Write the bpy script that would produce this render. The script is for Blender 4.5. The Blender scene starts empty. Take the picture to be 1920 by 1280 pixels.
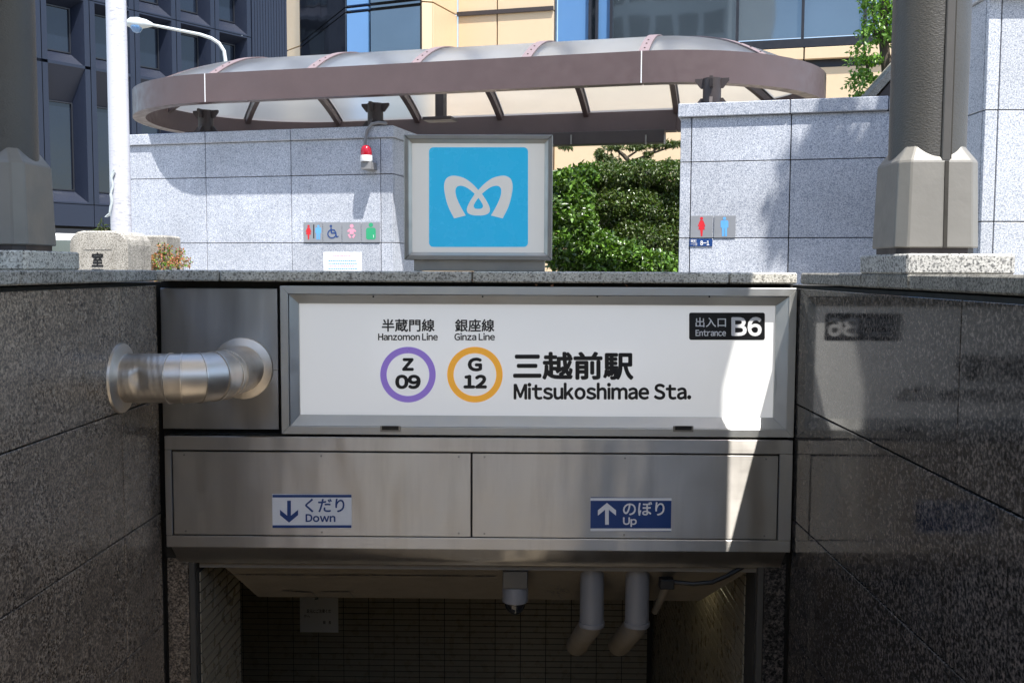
import bpy, bmesh, math, random
import numpy as np
from mathutils import Matrix, Vector
sc = bpy.context.scene
COL = sc.collection
R = math.radians
rnd = random.Random(7)

# ------------------------------------------------------------------ camera, sky, sun, exposure
EYE = Vector((0, 0, 1.15))
cd = bpy.data.cameras.new('camera'); cd.lens = 35; cd.sensor_width = 36; cd.clip_end = 600; cd.clip_start = 0.05
cam = bpy.data.objects.new('camera', cd); COL.objects.link(cam); sc.camera = cam
CAMR = Matrix.Rotation(R(0.86), 4, 'Z') @ Matrix.Rotation(R(90 - 4.14), 4, 'X') @ Matrix.Rotation(0.0045, 4, 'Z')
cam.matrix_world = Matrix.Translation(EYE) @ CAMR
SUN = Vector((0.235, -0.42, 1.0)).normalized()
w = bpy.data.worlds.new("World"); sc.world = w; w.use_nodes = True
nt = w.node_tree; bg = nt.nodes['Background']
sky = nt.nodes.new('ShaderNodeTexSky'); sky.sky_type = 'NISHITA'; sky.sun_disc = False
sky.sun_elevation = math.asin(SUN.z); sky.sun_rotation = math.atan2(SUN.x, SUN.y)
nt.links.new(sky.outputs[0], bg.inputs[0]); bg.inputs[1].default_value = 0.15
sl = bpy.data.lights.new('sun', 'SUN'); sl.energy = 4.6; sl.angle = R(0.53); sl.color = (1.0, 0.965, 0.91)
so = bpy.data.objects.new('sun', sl); COL.objects.link(so); so.rotation_euler = SUN.to_track_quat('Z', 'Y').to_euler()
vs = sc.view_settings; vs.view_transform = 'Standard'; vs.look = 'None'; vs.gamma = 1; vs.use_curve_mapping = False; vs.exposure = 1.1
sc.cycles.max_bounces = 10; sc.cycles.diffuse_bounces = 5; sc.cycles.glossy_bounces = 4; sc.cycles.transparent_max_bounces = 12
sc.cycles.sample_clamp_indirect = 6; sc.cycles.caustics_reflective = False

F_PX = 35 / 36 * 1920
def ray(px, py):
    return CAMR.to_3x3() @ Vector(((px - 960) / F_PX, (640 - py) / F_PX, -1))
def at(px, py, Y):
    """world point seen at a photo pixel on the plane y=Y"""
    d = ray(px, py); return EYE + d * (Y / d.y)
def atx(px, py, X):
    d = ray(px, py); return EYE + d * (X / d.x)
# frame of the toilet block, canopy and hotel (turned 14 degrees against the stairs)
DV = Vector((1, -0.25, 0)).normalized(); NV = Vector((0.25, 1, 0)).normalized()
def st(px, py, T):
    """(s, z) on the plane t=T of the turned frame"""
    d = ray(px, py); k = (T - EYE.dot(NV)) / d.dot(NV); p = EYE + d * k
    return p.dot(DV), p.z
MF = Matrix(((DV.x, NV.x, 0, 0), (DV.y, NV.y, 0, 0), (0, 0, 1, 0), (0, 0, 0, 1)))
ID = Matrix.Identity(4)

# ------------------------------------------------------------------ materials
def M(name):
    m = bpy.data.materials.new(name); m.use_nodes = True
    return m, m.node_tree, m.node_tree.nodes['Principled BSDF']
def node(t, kind, **kw):
    n = t.nodes.new(kind)
    for k, v in kw.items():
        if k in n.inputs: n.inputs[k].default_value = v
        else: setattr(n, k, v)
    return n
def pos(t, scale=(1, 1, 1)):
    g = t.nodes.new('ShaderNodeNewGeometry'); mp = t.nodes.new('ShaderNodeMapping'); mp.inputs['Scale'].default_value = scale
    t.links.new(g.outputs['Position'], mp.inputs['Vector']); return mp.outputs[0]
def noise(t, vec, scale, detail=3, rough=.5):
    n = t.nodes.new('ShaderNodeTexNoise'); n.inputs['Scale'].default_value = scale; n.inputs['Detail'].default_value = detail
    n.inputs['Roughness'].default_value = rough; t.links.new(vec, n.inputs['Vector']); return n.outputs['Fac']
def ramp(t, fac, stops, interp='LINEAR'):
    r = t.nodes.new('ShaderNodeValToRGB'); r.color_ramp.interpolation = interp
    while len(r.color_ramp.elements) < len(stops): r.color_ramp.elements.new(.5)
    for e, (p, c) in zip(r.color_ramp.elements, stops): e.position = p; e.color = (*c, 1) if len(c) == 3 else c
    t.links.new(fac, r.inputs[0]); return r.outputs[0]
def mixc(t, a, b, fac, mode='MIX'):
    n = t.nodes.new('ShaderNodeMix'); n.data_type = 'RGBA'; n.blend_type = mode
    for s, v in ((6, a), (7, b)):
        if hasattr(v, 'is_output'): t.links.new(v, n.inputs[s])
        else: n.inputs[s].default_value = (*v, 1)
    if hasattr(fac, 'is_output'): t.links.new(fac, n.inputs[0])
    else: n.inputs[0].default_value = fac
    return n.outputs[2]
def bump(t, b, h, strength, dist=.01):
    n = t.nodes.new('ShaderNodeBump'); n.inputs['Strength'].default_value = strength; n.inputs['Distance'].default_value = dist
    t.links.new(h, n.inputs['Height']); t.links.new(n.outputs[0], b.inputs['Normal']); return n
g3 = lambda v: (v, v, v)
def paint(name, col, rough=.45, metal=0, var=.12, bumps=0, vs_=3, spec=.5):
    m, t, b = M(name); p = pos(t)
    f = noise(t, p, vs_, 5, .6)
    c = mixc(t, tuple(x * (1 - var) for x in col), tuple(min(1, x * (1 + var)) for x in col), f)
    t.links.new(c, b.inputs['Base Color']); b.inputs['Metallic'].default_value = metal
    f2 = noise(t, p, 14, 4)
    rr = ramp(t, f2, [(.3, g3(max(.02, rough - .08))), (.7, g3(min(1, rough + .1)))]); t.links.new(rr, b.inputs['Roughness'])
    b.inputs['Specular IOR Level'].default_value = spec
    if bumps: bump(t, b, noise(t, p, 60, 3), bumps, .004)
    return m
def granite(name, dark, mid, light, scale=180, rough=.6, patch=.15, b_=.0, thr=(.36, .5, .62), streak=0, stain=None, coat=0, rvar=.08, spec=.5):
    m, t, b = M(name); p = pos(t)
    f = noise(t, p, scale, 3, .65)
    c = ramp(t, f, [(thr[0], dark), (thr[1], mid), (thr[2], light)])
    v = t.nodes.new('ShaderNodeTexVoronoi'); v.inputs['Scale'].default_value = scale * .8; t.links.new(p, v.inputs['Vector'])
    sp = ramp(t, v.outputs['Color'], [(.70, g3(0)), (.82, g3(1))])
    c = mixc(t, c, dark, mixc(t, g3(0), sp, .65))
    big = noise(t, p, 2.1, 5, .6)
    c = mixc(t, c, mixc(t, c, g3(1 - 2 * patch), 1, 'MULTIPLY'), ramp(t, big, [(.35, g3(1)), (.65, g3(0))]))
    oi = t.nodes.new('ShaderNodeObjectInfo'); c = mixc(t, c, ramp(t, oi.outputs['Random'], [(0, g3(.86)), (.5, g3(.97)), (1, g3(1.06))]), 1, 'MULTIPLY')
    if streak:
        q = pos(t, (9, 9, .5)); sf = noise(t, q, 2.2, 6, .65)
        c = mixc(t, c, g3(.02), mixc(t, g3(0), ramp(t, sf, [(.5, g3(0)), (.75, g3(1))]), streak))
    if stain:
        q = noise(t, p, 1.3, 6, .7)
        c = mixc(t, c, stain, mixc(t, g3(0), ramp(t, q, [(.55, g3(0)), (.72, g3(1))]), .35))
    t.links.new(c, b.inputs['Base Color'])
    rf = noise(t, p, 6, 6, .7)
    t.links.new(ramp(t, rf, [(.3, g3(rough - rvar)), (.7, g3(rough + rvar))]), b.inputs['Roughness'])
    if b_: bump(t, b, f, b_, .002)
    b.inputs['Specular IOR Level'].default_value = spec
    return m
def steel(name, base=.5, rough=.25, var=.035, tint=(1, .985, .96), aniso=.75, smudge=.06, metal=.94, arot=.25):
    m, t, b = M(name)
    q = pos(t, (.6, .6, 60)); f = noise(t, q, 8, 4, .7)
    p = pos(t); big = noise(t, p, 2.6, 6, .65); drip = noise(t, pos(t, (7, 7, .8)), 2, 6, .6)
    c = mixc(t, tuple(base * (1 - var) * k for k in tint), tuple(base * (1 + var) * k for k in tint), f)
    c = mixc(t, c, (.16, .14, .12), mixc(t, g3(0), ramp(t, drip, [(.52, g3(0)), (.85, g3(1))]), .3))
    t.links.new(c, b.inputs['Base Color']); b.inputs['Metallic'].default_value = metal
    r1 = ramp(t, big, [(.35, g3(rough - smudge * .6)), (.7, g3(rough + smudge))])
    r2 = mixc(t, r1, ramp(t, f, [(.3, g3(0)), (.7, g3(.12))]), .25, 'ADD'); t.links.new(r2, b.inputs['Roughness'])
    b.inputs['Anisotropic'].default_value = aniso; b.inputs['Anisotropic Rotation'].default_value = arot
    tg = t.nodes.new('ShaderNodeTangent'); tg.direction_type = 'RADIAL'; tg.axis = 'Z'; t.links.new(tg.outputs[0], b.inputs['Tangent'])
    lo = noise(t, pos(t, (1, 1, .35)), 3.2, 2); bump(t, b, lo, .8, .02)
    return m

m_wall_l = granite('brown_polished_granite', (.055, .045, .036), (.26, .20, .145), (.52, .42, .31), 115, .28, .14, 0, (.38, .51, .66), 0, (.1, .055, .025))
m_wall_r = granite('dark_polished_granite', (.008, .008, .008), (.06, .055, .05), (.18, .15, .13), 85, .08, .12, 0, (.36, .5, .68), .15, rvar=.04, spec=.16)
m_blue = granite('blue_grey_granite', (.22, .25, .31), (.50, .525, .58), (.70, .72, .76), 150, .55, .08, 0, (.36, .5, .62), .10)
m_blue2 = granite('pale_blue_granite', (.22, .25, .30), (.50, .52, .56), (.70, .72, .75), 150, .5, .05, 0, (.36, .5, .62))
m_cop = granite('weathered_coping_granite', (.09, .083, .068), (.56, .53, .45), (.75, .72, .64), 140, .7, .15, .6, (.34, .44, .56), .35, (.16, .13, .07))
m_coplight = granite('speckled_pale_granite', (.06, .06, .06), (.4, .39, .36), (.6, .58, .54), 130, .65, .12, .3, (.37, .46, .58), .18)
m_copd = granite('shade_darkened_grimy_coping_granite', (.04, .037, .03), (.22, .205, .175), (.40, .38, .33), 140, .7, .2, .6, (.36, .46, .6), .5, (.10, .085, .05))  # base tone darkened to hold the right coping's shade; streaks are grime
m_copl = granite('grimy_coping_granite', (.06, .055, .045), (.36, .34, .29), (.55, .52, .46), 140, .7, .2, .6, (.36, .46, .6), .45, (.13, .11, .07))
m_stone = granite('old_bridge_stone', (.16, .145, .12), (.50, .47, .41), (.66, .63, .57), 160, .85, .25, .8, (.38, .5, .62), .35, (.12, .11, .08))
m_pave = granite('paving_stone', (.16, .15, .13), (.33, .31, .28), (.42, .4, .36), 120, .75, .15, .4)
m_step = granite('stair_granite', (.12, .10, .08), (.48, .41, .31), (.56, .49, .39), 150, .65, .15, .4)
m_asph = granite('asphalt', (.03, .03, .03), (.055, .055, .055), (.085, .085, .085), 150, .9, .15, .8)
m_steel = steel('brushed_stainless_steel', .52, .33, tint=(1.02, .965, .89), aniso=.93)
m_steel2 = steel('duct_panel_steel', .46, .35, aniso=.93, tint=(1, .99, .98))
m_pipe = steel('duct_steel', .7, .34, tint=(1, .90, .78), aniso=.2, smudge=.12, metal=.92)
m_alu = paint('brushed_aluminium', (.52, .52, .5), .42, .75, .08)
m_frame = paint('weathered_steel_frame', (.30, .29, .27), .42, .8, .25, vs_=5)
m_gap = paint('dirty_joint', (.03, .027, .022), .9, var=.4, vs_=20)
m_brown = paint('brown_painted_steel', (.098, .068, .067), .42, 0, .16, vs_=5)
m_flange = paint('sun_tinted_pink_brown_metal', (.21, .155, .155), .5, 0, .1)  # same brown paint as the ribs, with sun sheen put into the colour
m_darkbrown = paint('dark_brown_steel', (.035, .026, .025), .5)
m_black = paint('black_print', (.006, .006, .007), .4, var=.05)
m_white = paint('white_print', (.78, .78, .78), .45, var=.03)
m_navy = paint('navy_blue_print', (.012, .05, .19), .35, var=.05)
m_purple = paint('purple_print', (.26, .16, .56), .35, var=.03)
m_orange = paint('orange_print', (.88, .40, .04), .35, var=.03)
m_cyan = paint('sky_blue_print', (.02, .40, .70), .25, var=.01)
m_red = paint('red_print', (.62, .02, .03), .4, var=.05)
m_lblue = paint('light_blue_print', (.12, .38, .75), .4, var=.05)
m_pink = paint('pink_print', (.75, .32, .42), .4, var=.05)
m_green = paint('green_print', (.03, .34, .16), .4, var=.05)
m_plate = paint('grey_sign_plate', (.3, .31, .33), .4, .3, .08)
m_pole = paint('white_painted_pole', (.52, .56, .56), .35, 0, .06, vs_=6)
m_pvc = paint('grey_white_pipe', (.21, .205, .205), .4, 0, .1)
m_tan = paint('tan_pipe', (.20, .17, .13), .6, 0, .15)
m_plaster = paint('stained_beige_plaster', (.19, .165, .13), .9, 0, .2, .5, vs_=4)
m_tile = paint('brown_glazed_tile', (.29, .25, .18), .3, 0, .15, vs_=9)
m_grout = paint('dark_grout', (.03, .027, .022), .95)
m_col = None
m_beige = paint('beige_facade_panel', (.66, .50, .32), .45, .15, .05, vs_=.8)
m_navyb = paint('dark_blue_metal_cladding', (.011, .016, .032), .42, .1, .12, vs_=.6)
m_navyd = paint('black_window_frame', (.012, .013, .018), .4)
m_pale = paint('pale_facade', (.55, .6, .62), .6)
def opal():
    m, t, b = M('frosted_opal_glass'); out = t.nodes['Material Output']
    tr = t.nodes.new('ShaderNodeBsdfTranslucent'); tr.inputs[0].default_value = (.62, .61, .58, 1)
    df = t.nodes.new('ShaderNodeBsdfDiffuse'); df.inputs[0].default_value = (.6, .6, .6, 1)
    mx = t.nodes.new('ShaderNodeMixShader'); mx.inputs[0].default_value = .45
    t.links.new(tr.outputs[0], mx.inputs[1]); t.links.new(df.outputs[0], mx.inputs[2]); t.links.new(mx.outputs[0], out.inputs[0]); t.nodes.remove(b); return m
m_opal = opal()
m_leafwood = paint('bark', (.09, .07, .05), .9, var=.3, bumps=.6)
m_jamb = paint('dull_jamb_metal', (.10, .095, .085), .4, .4, .15)
m_strip = paint('dark_grey_cover_strip', (.085, .08, .074), .45, .2, .1)
m_cable = paint('black_cable', (.01, .01, .01), .5)
m_rust = paint('rusty_brown_litter', (.26, .12, .06), .9, var=.4, vs_=40)

def acrylic(name, col, emit, rough=.08, warm=(1, 1, 1)):
    m, t, b = M(name); p = pos(t)
    c = mixc(t, tuple(x * .96 for x in col), col, noise(t, p, 2, 4)); t.links.new(c, b.inputs['Base Color'])
    b.inputs['Roughness'].default_value = rough; b.inputs['Emission Color'].default_value = (*warm, 1); b.inputs['Emission Strength'].default_value = emit
    bump(t, b, noise(t, p, 1.1, 2), .12, .01)
    return m
m_acry = acrylic('white_acrylic_sign_face', (.70, .70, .68), .15, .07)
m_acry2 = acrylic('white_acrylic_logo_face', (.72, .715, .68), .10, .1)

for m_, c_e in ((m_cyan, (.03, .5, .85)), (m_purple, (.3, .2, .6)), (m_orange, (.95, .45, .05))):
    b_ = m_.node_tree.nodes['Principled BSDF']; b_.inputs['Emission Color'].default_value = (*c_e, 1); b_.inputs['Emission Strength'].default_value = .16
def column_mat():
    m, t, b = M('hammered_dark_metal'); p = pos(t, (1, 1, 1.6)); f = noise(t, p, 130, 3, .6)
    c = mixc(t, (.072, .068, .062), (.10, .095, .086), noise(t, p, 3, 4)); t.links.new(c, b.inputs['Base Color'])
    b.inputs['Roughness'].default_value = .42; b.inputs['Metallic'].default_value = .35
    bump(t, b, f, .32, .008); return m
m_col = column_mat()
m_base = paint('taupe_painted_cast_base', (.205, .195, .175), .45, .1, .14, .15, vs_=4)

def glass(name, base, rough=.04, spec=.9, metal=0.0, bp=.25):
    m, t, b = M(name); p = pos(t)
    t.links.new(mixc(t, tuple(x * .7 for x in base), tuple(x * 1.3 for x in base), noise(t, p, .5, 3)), b.inputs['Base Color'])
    b.inputs['Roughness'].default_value = rough; b.inputs['Specular IOR Level'].default_value = spec; b.inputs['IOR'].default_value = 1.55
    b.inputs['Metallic'].default_value = metal; bump(t, b, noise(t, p, .6, 2), bp, .05); return m
m_glass = glass('coated_blue_glass', (.14, .175, .20), .03, .6, .75, .08)
m_glassn = glass('dark_office_glass', (.008, .012, .022), .06, .45)
m_glassb = glass('sky_blue_glass', (.10, .22, .42), .08)
m_glassd = glass('bronze_dark_glass', (.01, .012, .016), .05)

def polycarb():
    m, t, b = M('frosted_polycarbonate'); out = t.nodes['Material Output']; p = pos(t)
    tr = t.nodes.new('ShaderNodeBsdfTranslucent'); tr.inputs[0].default_value = (.72, .74, .74, 1)
    tp = t.nodes.new('ShaderNodeBsdfRefraction'); tp.inputs['IOR'].default_value = 1.05; tp.inputs['Roughness'].default_value = .6; tp.inputs[0].default_value = (.86, .88, .87, 1)
    gl = t.nodes.new('ShaderNodeBsdfGlossy'); gl.inputs['Roughness'].default_value = .22; gl.inputs[0].default_value = (.9, .92, .95, 1)
    df = t.nodes.new('ShaderNodeBsdfDiffuse'); df.inputs[0].default_value = (.5, .53, .58, 1)
    def mx(a, b_, f):
        n = t.nodes.new('ShaderNodeMixShader'); t.links.new(a, n.inputs[1]); t.links.new(b_, n.inputs[2])
        if hasattr(f, 'is_output'): t.links.new(f, n.inputs[0])
        else: n.inputs[0].default_value = f
        return n.outputs[0]
    a = mx(tp.outputs[0], tr.outputs[0], .22); a = mx(a, df.outputs[0], ramp(t, noise(t, p, 2.5, 5), [(.3, g3(.08)), (.7, g3(.17))]))
    a = mx(a, gl.outputs[0], .13); t.links.new(a, out.inputs[0]); t.nodes.remove(b); return m
m_poly = polycarb()

def leafmat(name, c1, c2, c3, rough=.35):
    m, t, b = M(name); out = t.nodes['Material Output']; p = pos(t)
    c = ramp(t, noise(t, p, 45, 2), [(.3, c1), (.5, c2), (.72, c3)])
    t.links.new(c, b.inputs['Base Color']); b.inputs['Roughness'].default_value = rough
    tr = t.nodes.new('ShaderNodeBsdfTranslucent'); t.links.new(mixc(t, c, (1.6, 1.8, .5), 1, 'MULTIPLY'), tr.inputs[0])
    mx = t.nodes.new('ShaderNodeMixShader'); mx.inputs[0].default_value = .2
    t.links.new(b.outputs[0], mx.inputs[1]); t.links.new(tr.outputs[0], mx.inputs[2]); t.links.new(mx.outputs[0], out.inputs[0]); return m
m_leaf1 = leafmat('camellia_leaf', (.018, .045, .008), (.05, .10, .015), (.13, .20, .035), .28)
m_leaf2 = leafmat('fine_dark_leaf', (.02, .035, .01), (.06, .088, .02), (.14, .175, .045), .4)
m_leaf3 = leafmat('fresh_green_leaf', (.06, .15, .015), (.12, .25, .03), (.22, .36, .06), .4)
m_leafr = leafmat('red_tipped_leaf', (.35, .06, .04), (.45, .16, .09), (.16, .26, .05), .5)

# ------------------------------------------------------------------ builders
class MB:
    def __init__(s, mat=ID): s.bm = bmesh.new(); s.m = mat
    def v(s, p): return s.bm.verts.new(s.m @ Vector(p))
    def poly(s, pts):
        try: return s.bm.faces.new([s.v(p) for p in pts])
        except ValueError: pass
    def box(s, x0, x1, y0, y1, z0, z1):
        a = [s.v((x, y, z)) for z in (z0, z1) for (x, y) in ((x0, y0), (x1, y0), (x1, y1), (x0, y1))]
        for q in ((3, 2, 1, 0), (4, 5, 6, 7), (0, 1, 5, 4), (1, 2, 6, 5), (2, 3, 7, 6), (3, 0, 4, 7)): s.bm.faces.new([a[i] for i in q])
        return s
    def loft(s, rings, caps=True, closed=True):
        rs = [[s.v(p) for p in r] for r in rings]; n = len(rs[0])
        for a, b in zip(rs, rs[1:]):
            for i in range(n if closed else n - 1):
                j = (i + 1) % n; s.bm.faces.new((a[i], a[j], b[j], b[i]))
        if caps and closed: s.bm.faces.new(rs[0][::-1]); s.bm.faces.new(rs[-1])
        return s
    def tube(s, pts, r, seg=16, caps=True):
        pts = [Vector(p) for p in pts]; rr = r if isinstance(r, (list, tuple)) else [r] * len(pts)
        rings = []; up = None
        for i, p in enumerate(pts):
            d = (pts[min(i + 1, len(pts) - 1)] - pts[max(i - 1, 0)]).normalized()
            if up is None: up = Vector((0, 0, 1)) if abs(d.z) < .9 else Vector((1, 0, 0))
            a = d.cross(up).normalized(); b = a.cross(d).normalized(); up = b
            rings.append([p + (a * math.cos(2 * math.pi * k / seg) + b * math.sin(2 * math.pi * k / seg)) * rr[i] for k in range(seg)])
        return s.loft(rings, caps)
    def lathe(s, c, prof, seg=32, axis='Z'):
        rings = []
        for r, h in prof:
            ring = []
            for k in range(seg):
                a = 2 * math.pi * k / seg; x, y = math.cos(a) * r, math.sin(a) * r
                o = {'Z': (x, y, h), 'Y': (x, h, -y), 'X': (h, x, y)}[axis]; ring.append((c[0] + o[0], c[1] + o[1], c[2] + o[2]))
            rings.append(ring)
        return s.loft(rings, True)
    def prism(s, outline, z0, z1):   # outline in local xy
        return s.loft([[(x, y, z0) for x, y in outline], [(x, y, z1) for x, y in outline]])
    def mesh(s, name, bevel=0, smooth=False):
        bm = s.bm; bmesh.ops.recalc_face_normals(bm, faces=bm.faces)
        if bevel:
            es = [e for e in bm.edges if len(e.link_faces) == 2 and e.calc_face_angle(0) > .5]
            bmesh.ops.bevel(bm, geom=es, offset=bevel, segments=1, affect='EDGES', clamp_overlap=True)
        me = bpy.data.meshes.new(name); bm.to_mesh(me); bm.free()
        if smooth:
            for p in me.polygons: p.use_smooth = True
            try: me.set_sharp_from_angle(angle=R(smooth if smooth is not True else 40))
            except Exception: pass
        return me

WM = {}
def wm(o): return WM.get(o.name, ID)
def link(name, me, mat, parent=None, kind=None, label=None):
    o = bpy.data.objects.new(name, me); COL.objects.link(o)
    if mat and not me.materials: me.materials.append(mat)
    if parent is not None:
        o.parent = parent; me.transform(wm(parent).inverted())
    WM[o.name] = wm(parent) if parent is not None else ID
    if kind: o['kind'] = kind
    if label: o['label'] = label
    return o
def part(name, mb, mat, parent, bevel=0, smooth=False, kind=None, label=None):
    return link(name, mb.mesh(name, bevel, smooth), mat, parent, kind, label)
def thing(name, label, cat, loc=(0, 0, 0), rz=0, group=None):
    o = bpy.data.objects.new(name, None); COL.objects.link(o); o.location = loc; o.rotation_euler = (0, 0, rz); o.empty_display_size = .1
    WM[o.name] = Matrix.Translation(loc) @ Matrix.Rotation(rz, 4, 'Z'); o['label'] = label; o['category'] = cat
    if group: o['group'] = group
    return o
def struct(name, mb, mat, bevel=0, label=None):
    o = link(name, mb.mesh(name, bevel), mat); o['kind'] = 'structure'
    if label: o['label'] = label
    return o
def inst(name, me, parent, loc):   # world-space placement of shared mesh data
    o = bpy.data.objects.new(name, me); COL.objects.link(o); o.parent = parent
    o.matrix_local = wm(parent).inverted() @ loc; return o
TURN = math.atan2(DV.y, DV.x)

# flat shapes and lettering ------------------------------------------------
def smooth_closed(pts, n=6):
    out = []; N = len(pts)
    for i in range(N):
        p0, p1, p2, p3 = (np.array(pts[(i + k) % N][:2], float) for k in (-1, 0, 1, 2))
        c1, c2 = len(pts[i]) > 2, len(pts[(i + 1) % N]) > 2   # third element marks a corner
        if c1: p0 = p1 - (p2 - p1) * .5
        if c2: p3 = p2 + (p2 - p1) * .5
        for k in range(n):
            t = k / n
            out.append(tuple(.5 * (2 * p1 + (p2 - p0) * t + (2 * p0 - 5 * p1 + 4 * p2 - p3) * t * t + (3 * p1 - p0 - 3 * p2 + p3) * t ** 3)))
    return out
def circle(cx, cy, r, n=40, r2=None): return [(cx + math.cos(2 * math.pi * k / n) * r, cy + math.sin(2 * math.pi * k / n) * (r2 or r)) for k in range(n)]
def rrect(x0, x1, y0, y1, r, n=6):
    o = []
    for cx, cy, a0 in ((x1 - r, y1 - r, 0), (x0 + r, y1 - r, 90), (x0 + r, y0 + r, 180), (x1 - r, y0 + r, 270)):
        for k in range(n + 1): a = R(a0 + 90 * k / n); o.append((cx + r * math.cos(a), cy + r * math.sin(a)))
    return o
def fill(loops):
    cu = bpy.data.curves.new('f', 'CURVE'); cu.dimensions = '2D'; cu.fill_mode = 'BOTH'
    for L in loops:
        s = cu.splines.new('POLY'); s.points.add(len(L) - 1); s.use_cyclic_u = True
        for i, p in enumerate(L): s.points[i].co = (p[0], p[1], 0, 1)
    o = bpy.data.objects.new('f', cu); COL.objects.link(o); me = bpy.data.meshes.new_from_object(o); bpy.data.objects.remove(o)
    n = len(me.vertices); a = np.empty(n * 3); me.vertices.foreach_get('co', a); return a.reshape(-1, 3)[:, :2].copy(), [tuple(p.vertices) for p in me.polygons]
_gl = {}
def glyphs(s):
    if s in _gl: return _gl[s]
    c = bpy.data.curves.new('t', 'FONT'); c.body = s; c.resolution_u = 4
    o = bpy.data.objects.new('t', c); COL.objects.link(o); me = bpy.data.meshes.new_from_object(o); bpy.data.objects.remove(o)
    n = len(me.vertices); a = np.empty(n * 3); me.vertices.foreach_get('co', a)
    _gl[s] = (a.reshape(-1, 3)[:, :2].copy(), [tuple(p.vertices) for p in me.polygons]); return _gl[s]
def text2d(s, gap=.095, space=.24):
    if all(ord(c) < 128 for c in s):     # latin: wide forms of the sans glyphs, spaced here
        vs, fs = [], []; x = 0; n = 0
        for ch in s:
            if ch == ' ': x += space; continue
            a, f = glyphs(chr(ord(ch) + 0xFEE0))
            if not len(a): continue
            a = a.copy(); a[:, 0] += x - a[:, 0].min(); x = a[:, 0].max() + gap
            fs += [tuple(i + n for i in q) for q in f]; vs.append(a); n += len(a)
        return np.vstack(vs), fs
    a, f = glyphs(s); return a.copy(), f
def plane_mesh(name, a, fs, to, mat, parent, bold=0, d=0):
    """a: 2d points in print coordinates; to(x, z, d) maps to world"""
    V, F = [], []
    sh = [(0, 0)] if not bold else [(bold * math.cos(k * math.pi / 4), bold * math.sin(k * math.pi / 4)) for k in range(8)] + [(0, 0)]
    for k, (dx, dz) in enumerate(sh):
        n = len(V); V += [to(p[0] + dx, p[1] + dz, d + k * .00003) for p in a]; F += [tuple(i + n for i in q) for q in fs]
    me = bpy.data.meshes.new(name); me.from_pydata([tuple(v) for v in V], [], F); me.update()
    return link(name, me, mat, parent)
class Panel:
    """a flat print area: photo pixels -> world on a plane, d metres proud of it"""
    def __init__(s, fn, normal): s.fn, s.n = fn, normal
    def to(s, x, z, d): return s.fn(x, -z) - s.n * d       # z = -py
    def shape(s, name, loops, mat, parent, d): a, f = fill([[(x, -y) for x, y in L] for L in loops]); return plane_mesh(name, a, f, s.to, mat, parent, 0, d)
    def text(s, t, x0, x1, y0, y1, mat, parent, d, bold=0, name='lettering', gap=.095):
        a, f = text2d(t, gap); lo, hi = a.min(0), a.max(0)
        a = (a - lo) / (hi - lo) * np.array([x1 - x0 - 2 * bold, y1 - y0 - 2 * bold]) + np.array([x0 + bold, -y1 + bold])
        return plane_mesh(name, a, f, s.to, mat, parent, bold, d)
def face_panel(Y): return Panel(lambda x, y: at(x, y, Y), Vector((0, 1, 0)))
def st_point(px, py, T): s_, z = st(px, py, T); return MF @ Vector((s_, T, z))
def turned_panel(T): return Panel(lambda x, y: st_point(x, y, T), NV)

# scattered leaves ---------------------------------------------------------
def leaf_mesh(name, pts, size, seed, aspect=.5, droop=.2, up=.5):
    g = np.random.default_rng(seed); n = len(pts); pts = np.asarray(pts)
    d = g.normal(size=(n, 3)); d[:, 2] -= droop; d /= np.linalg.norm(d, axis=1)[:, None]
    nn = g.normal(size=(n, 3)) * .7 + np.array([0, -.25, up]); b = np.cross(d, nn); b /= np.linalg.norm(b, axis=1)[:, None] + 1e-6
    nn = np.cross(b, d)
    L = size * g.uniform(.6, 1.25, n)[:, None]; W = L * aspect * .5
    tip = pts + d * L - nn * L * .15; l = pts + d * L * .45 + b * W + nn * L * .08; r = pts + d * L * .45 - b * W + nn * L * .08
    V = np.stack([pts, r, tip, l], 1).reshape(-1, 3)
    me = bpy.data.meshes.new(name); me.vertices.add(4 * n); me.vertices.foreach_set('co', V.ravel())
    idx = np.arange(n) * 4; T = np.stack([idx, idx + 1, idx + 2, idx, idx + 2, idx + 3], 1).ravel()
    me.loops.add(6 * n); me.loops.foreach_set('vertex_index', T); me.polygons.add(2 * n)
    me.polygons.foreach_set('loop_start', np.arange(2 * n) * 3); me.update(calc_edges=True); return me
def blob_points(blobs, n, seed, shell=.55):
    g = np.random.default_rng(seed); vol = np.array([b[3] * b[4] * b[5] for b in blobs]) ** .75; vol /= vol.sum(); out = []
    for b, k in zip(blobs, (vol * n).astype(int)):
        d = g.normal(size=(k, 3)); d /= np.linalg.norm(d, axis=1)[:, None]; r = g.uniform(shell, 1.05, k) ** .7
        out.append(np.array(b[:3]) + d * r[:, None] * np.array(b[3:6]))
    return np.vstack(out)

exec_order = []
# ================================================================== SETTING: ground, stairs
XL, XR = -1.64, 1.18          # faces of the two stair walls
YF = 4.40                     # front plane of the entrance
g = MB()
GX0, GX1, GY0, GY1 = -1.93, 1.50, -1.6, 4.74
for x0, x1, y0, y1 in ((-150, GX0, -150, 300), (GX1, 150, -150, 300), (GX0, GX1, -150, GY0), (GX0, GX1, GY1, 300)):
    g.poly([(x0, y0, 0), (x1, y0, 0), (x1, y1, 0), (x0, y1, 0)])
struct('pavement', g, m_pave)
g = MB(); g.poly([(-150, -34, .004), (150, -34, .004), (150, -12, .004), (-150, -12, .004)]); struct('road', g, m_asph)
for k in range(12):
    g = MB(); g.box(-40 + 7 * k, -36.5 + 7 * k, -23.1, -22.95, .006, .009); struct('lane_marking', g, m_white)
t = bpy.data.objects.new('stairs', None); COL.objects.link(t); t['kind'] = 'structure'; WM[t.name] = ID
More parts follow.
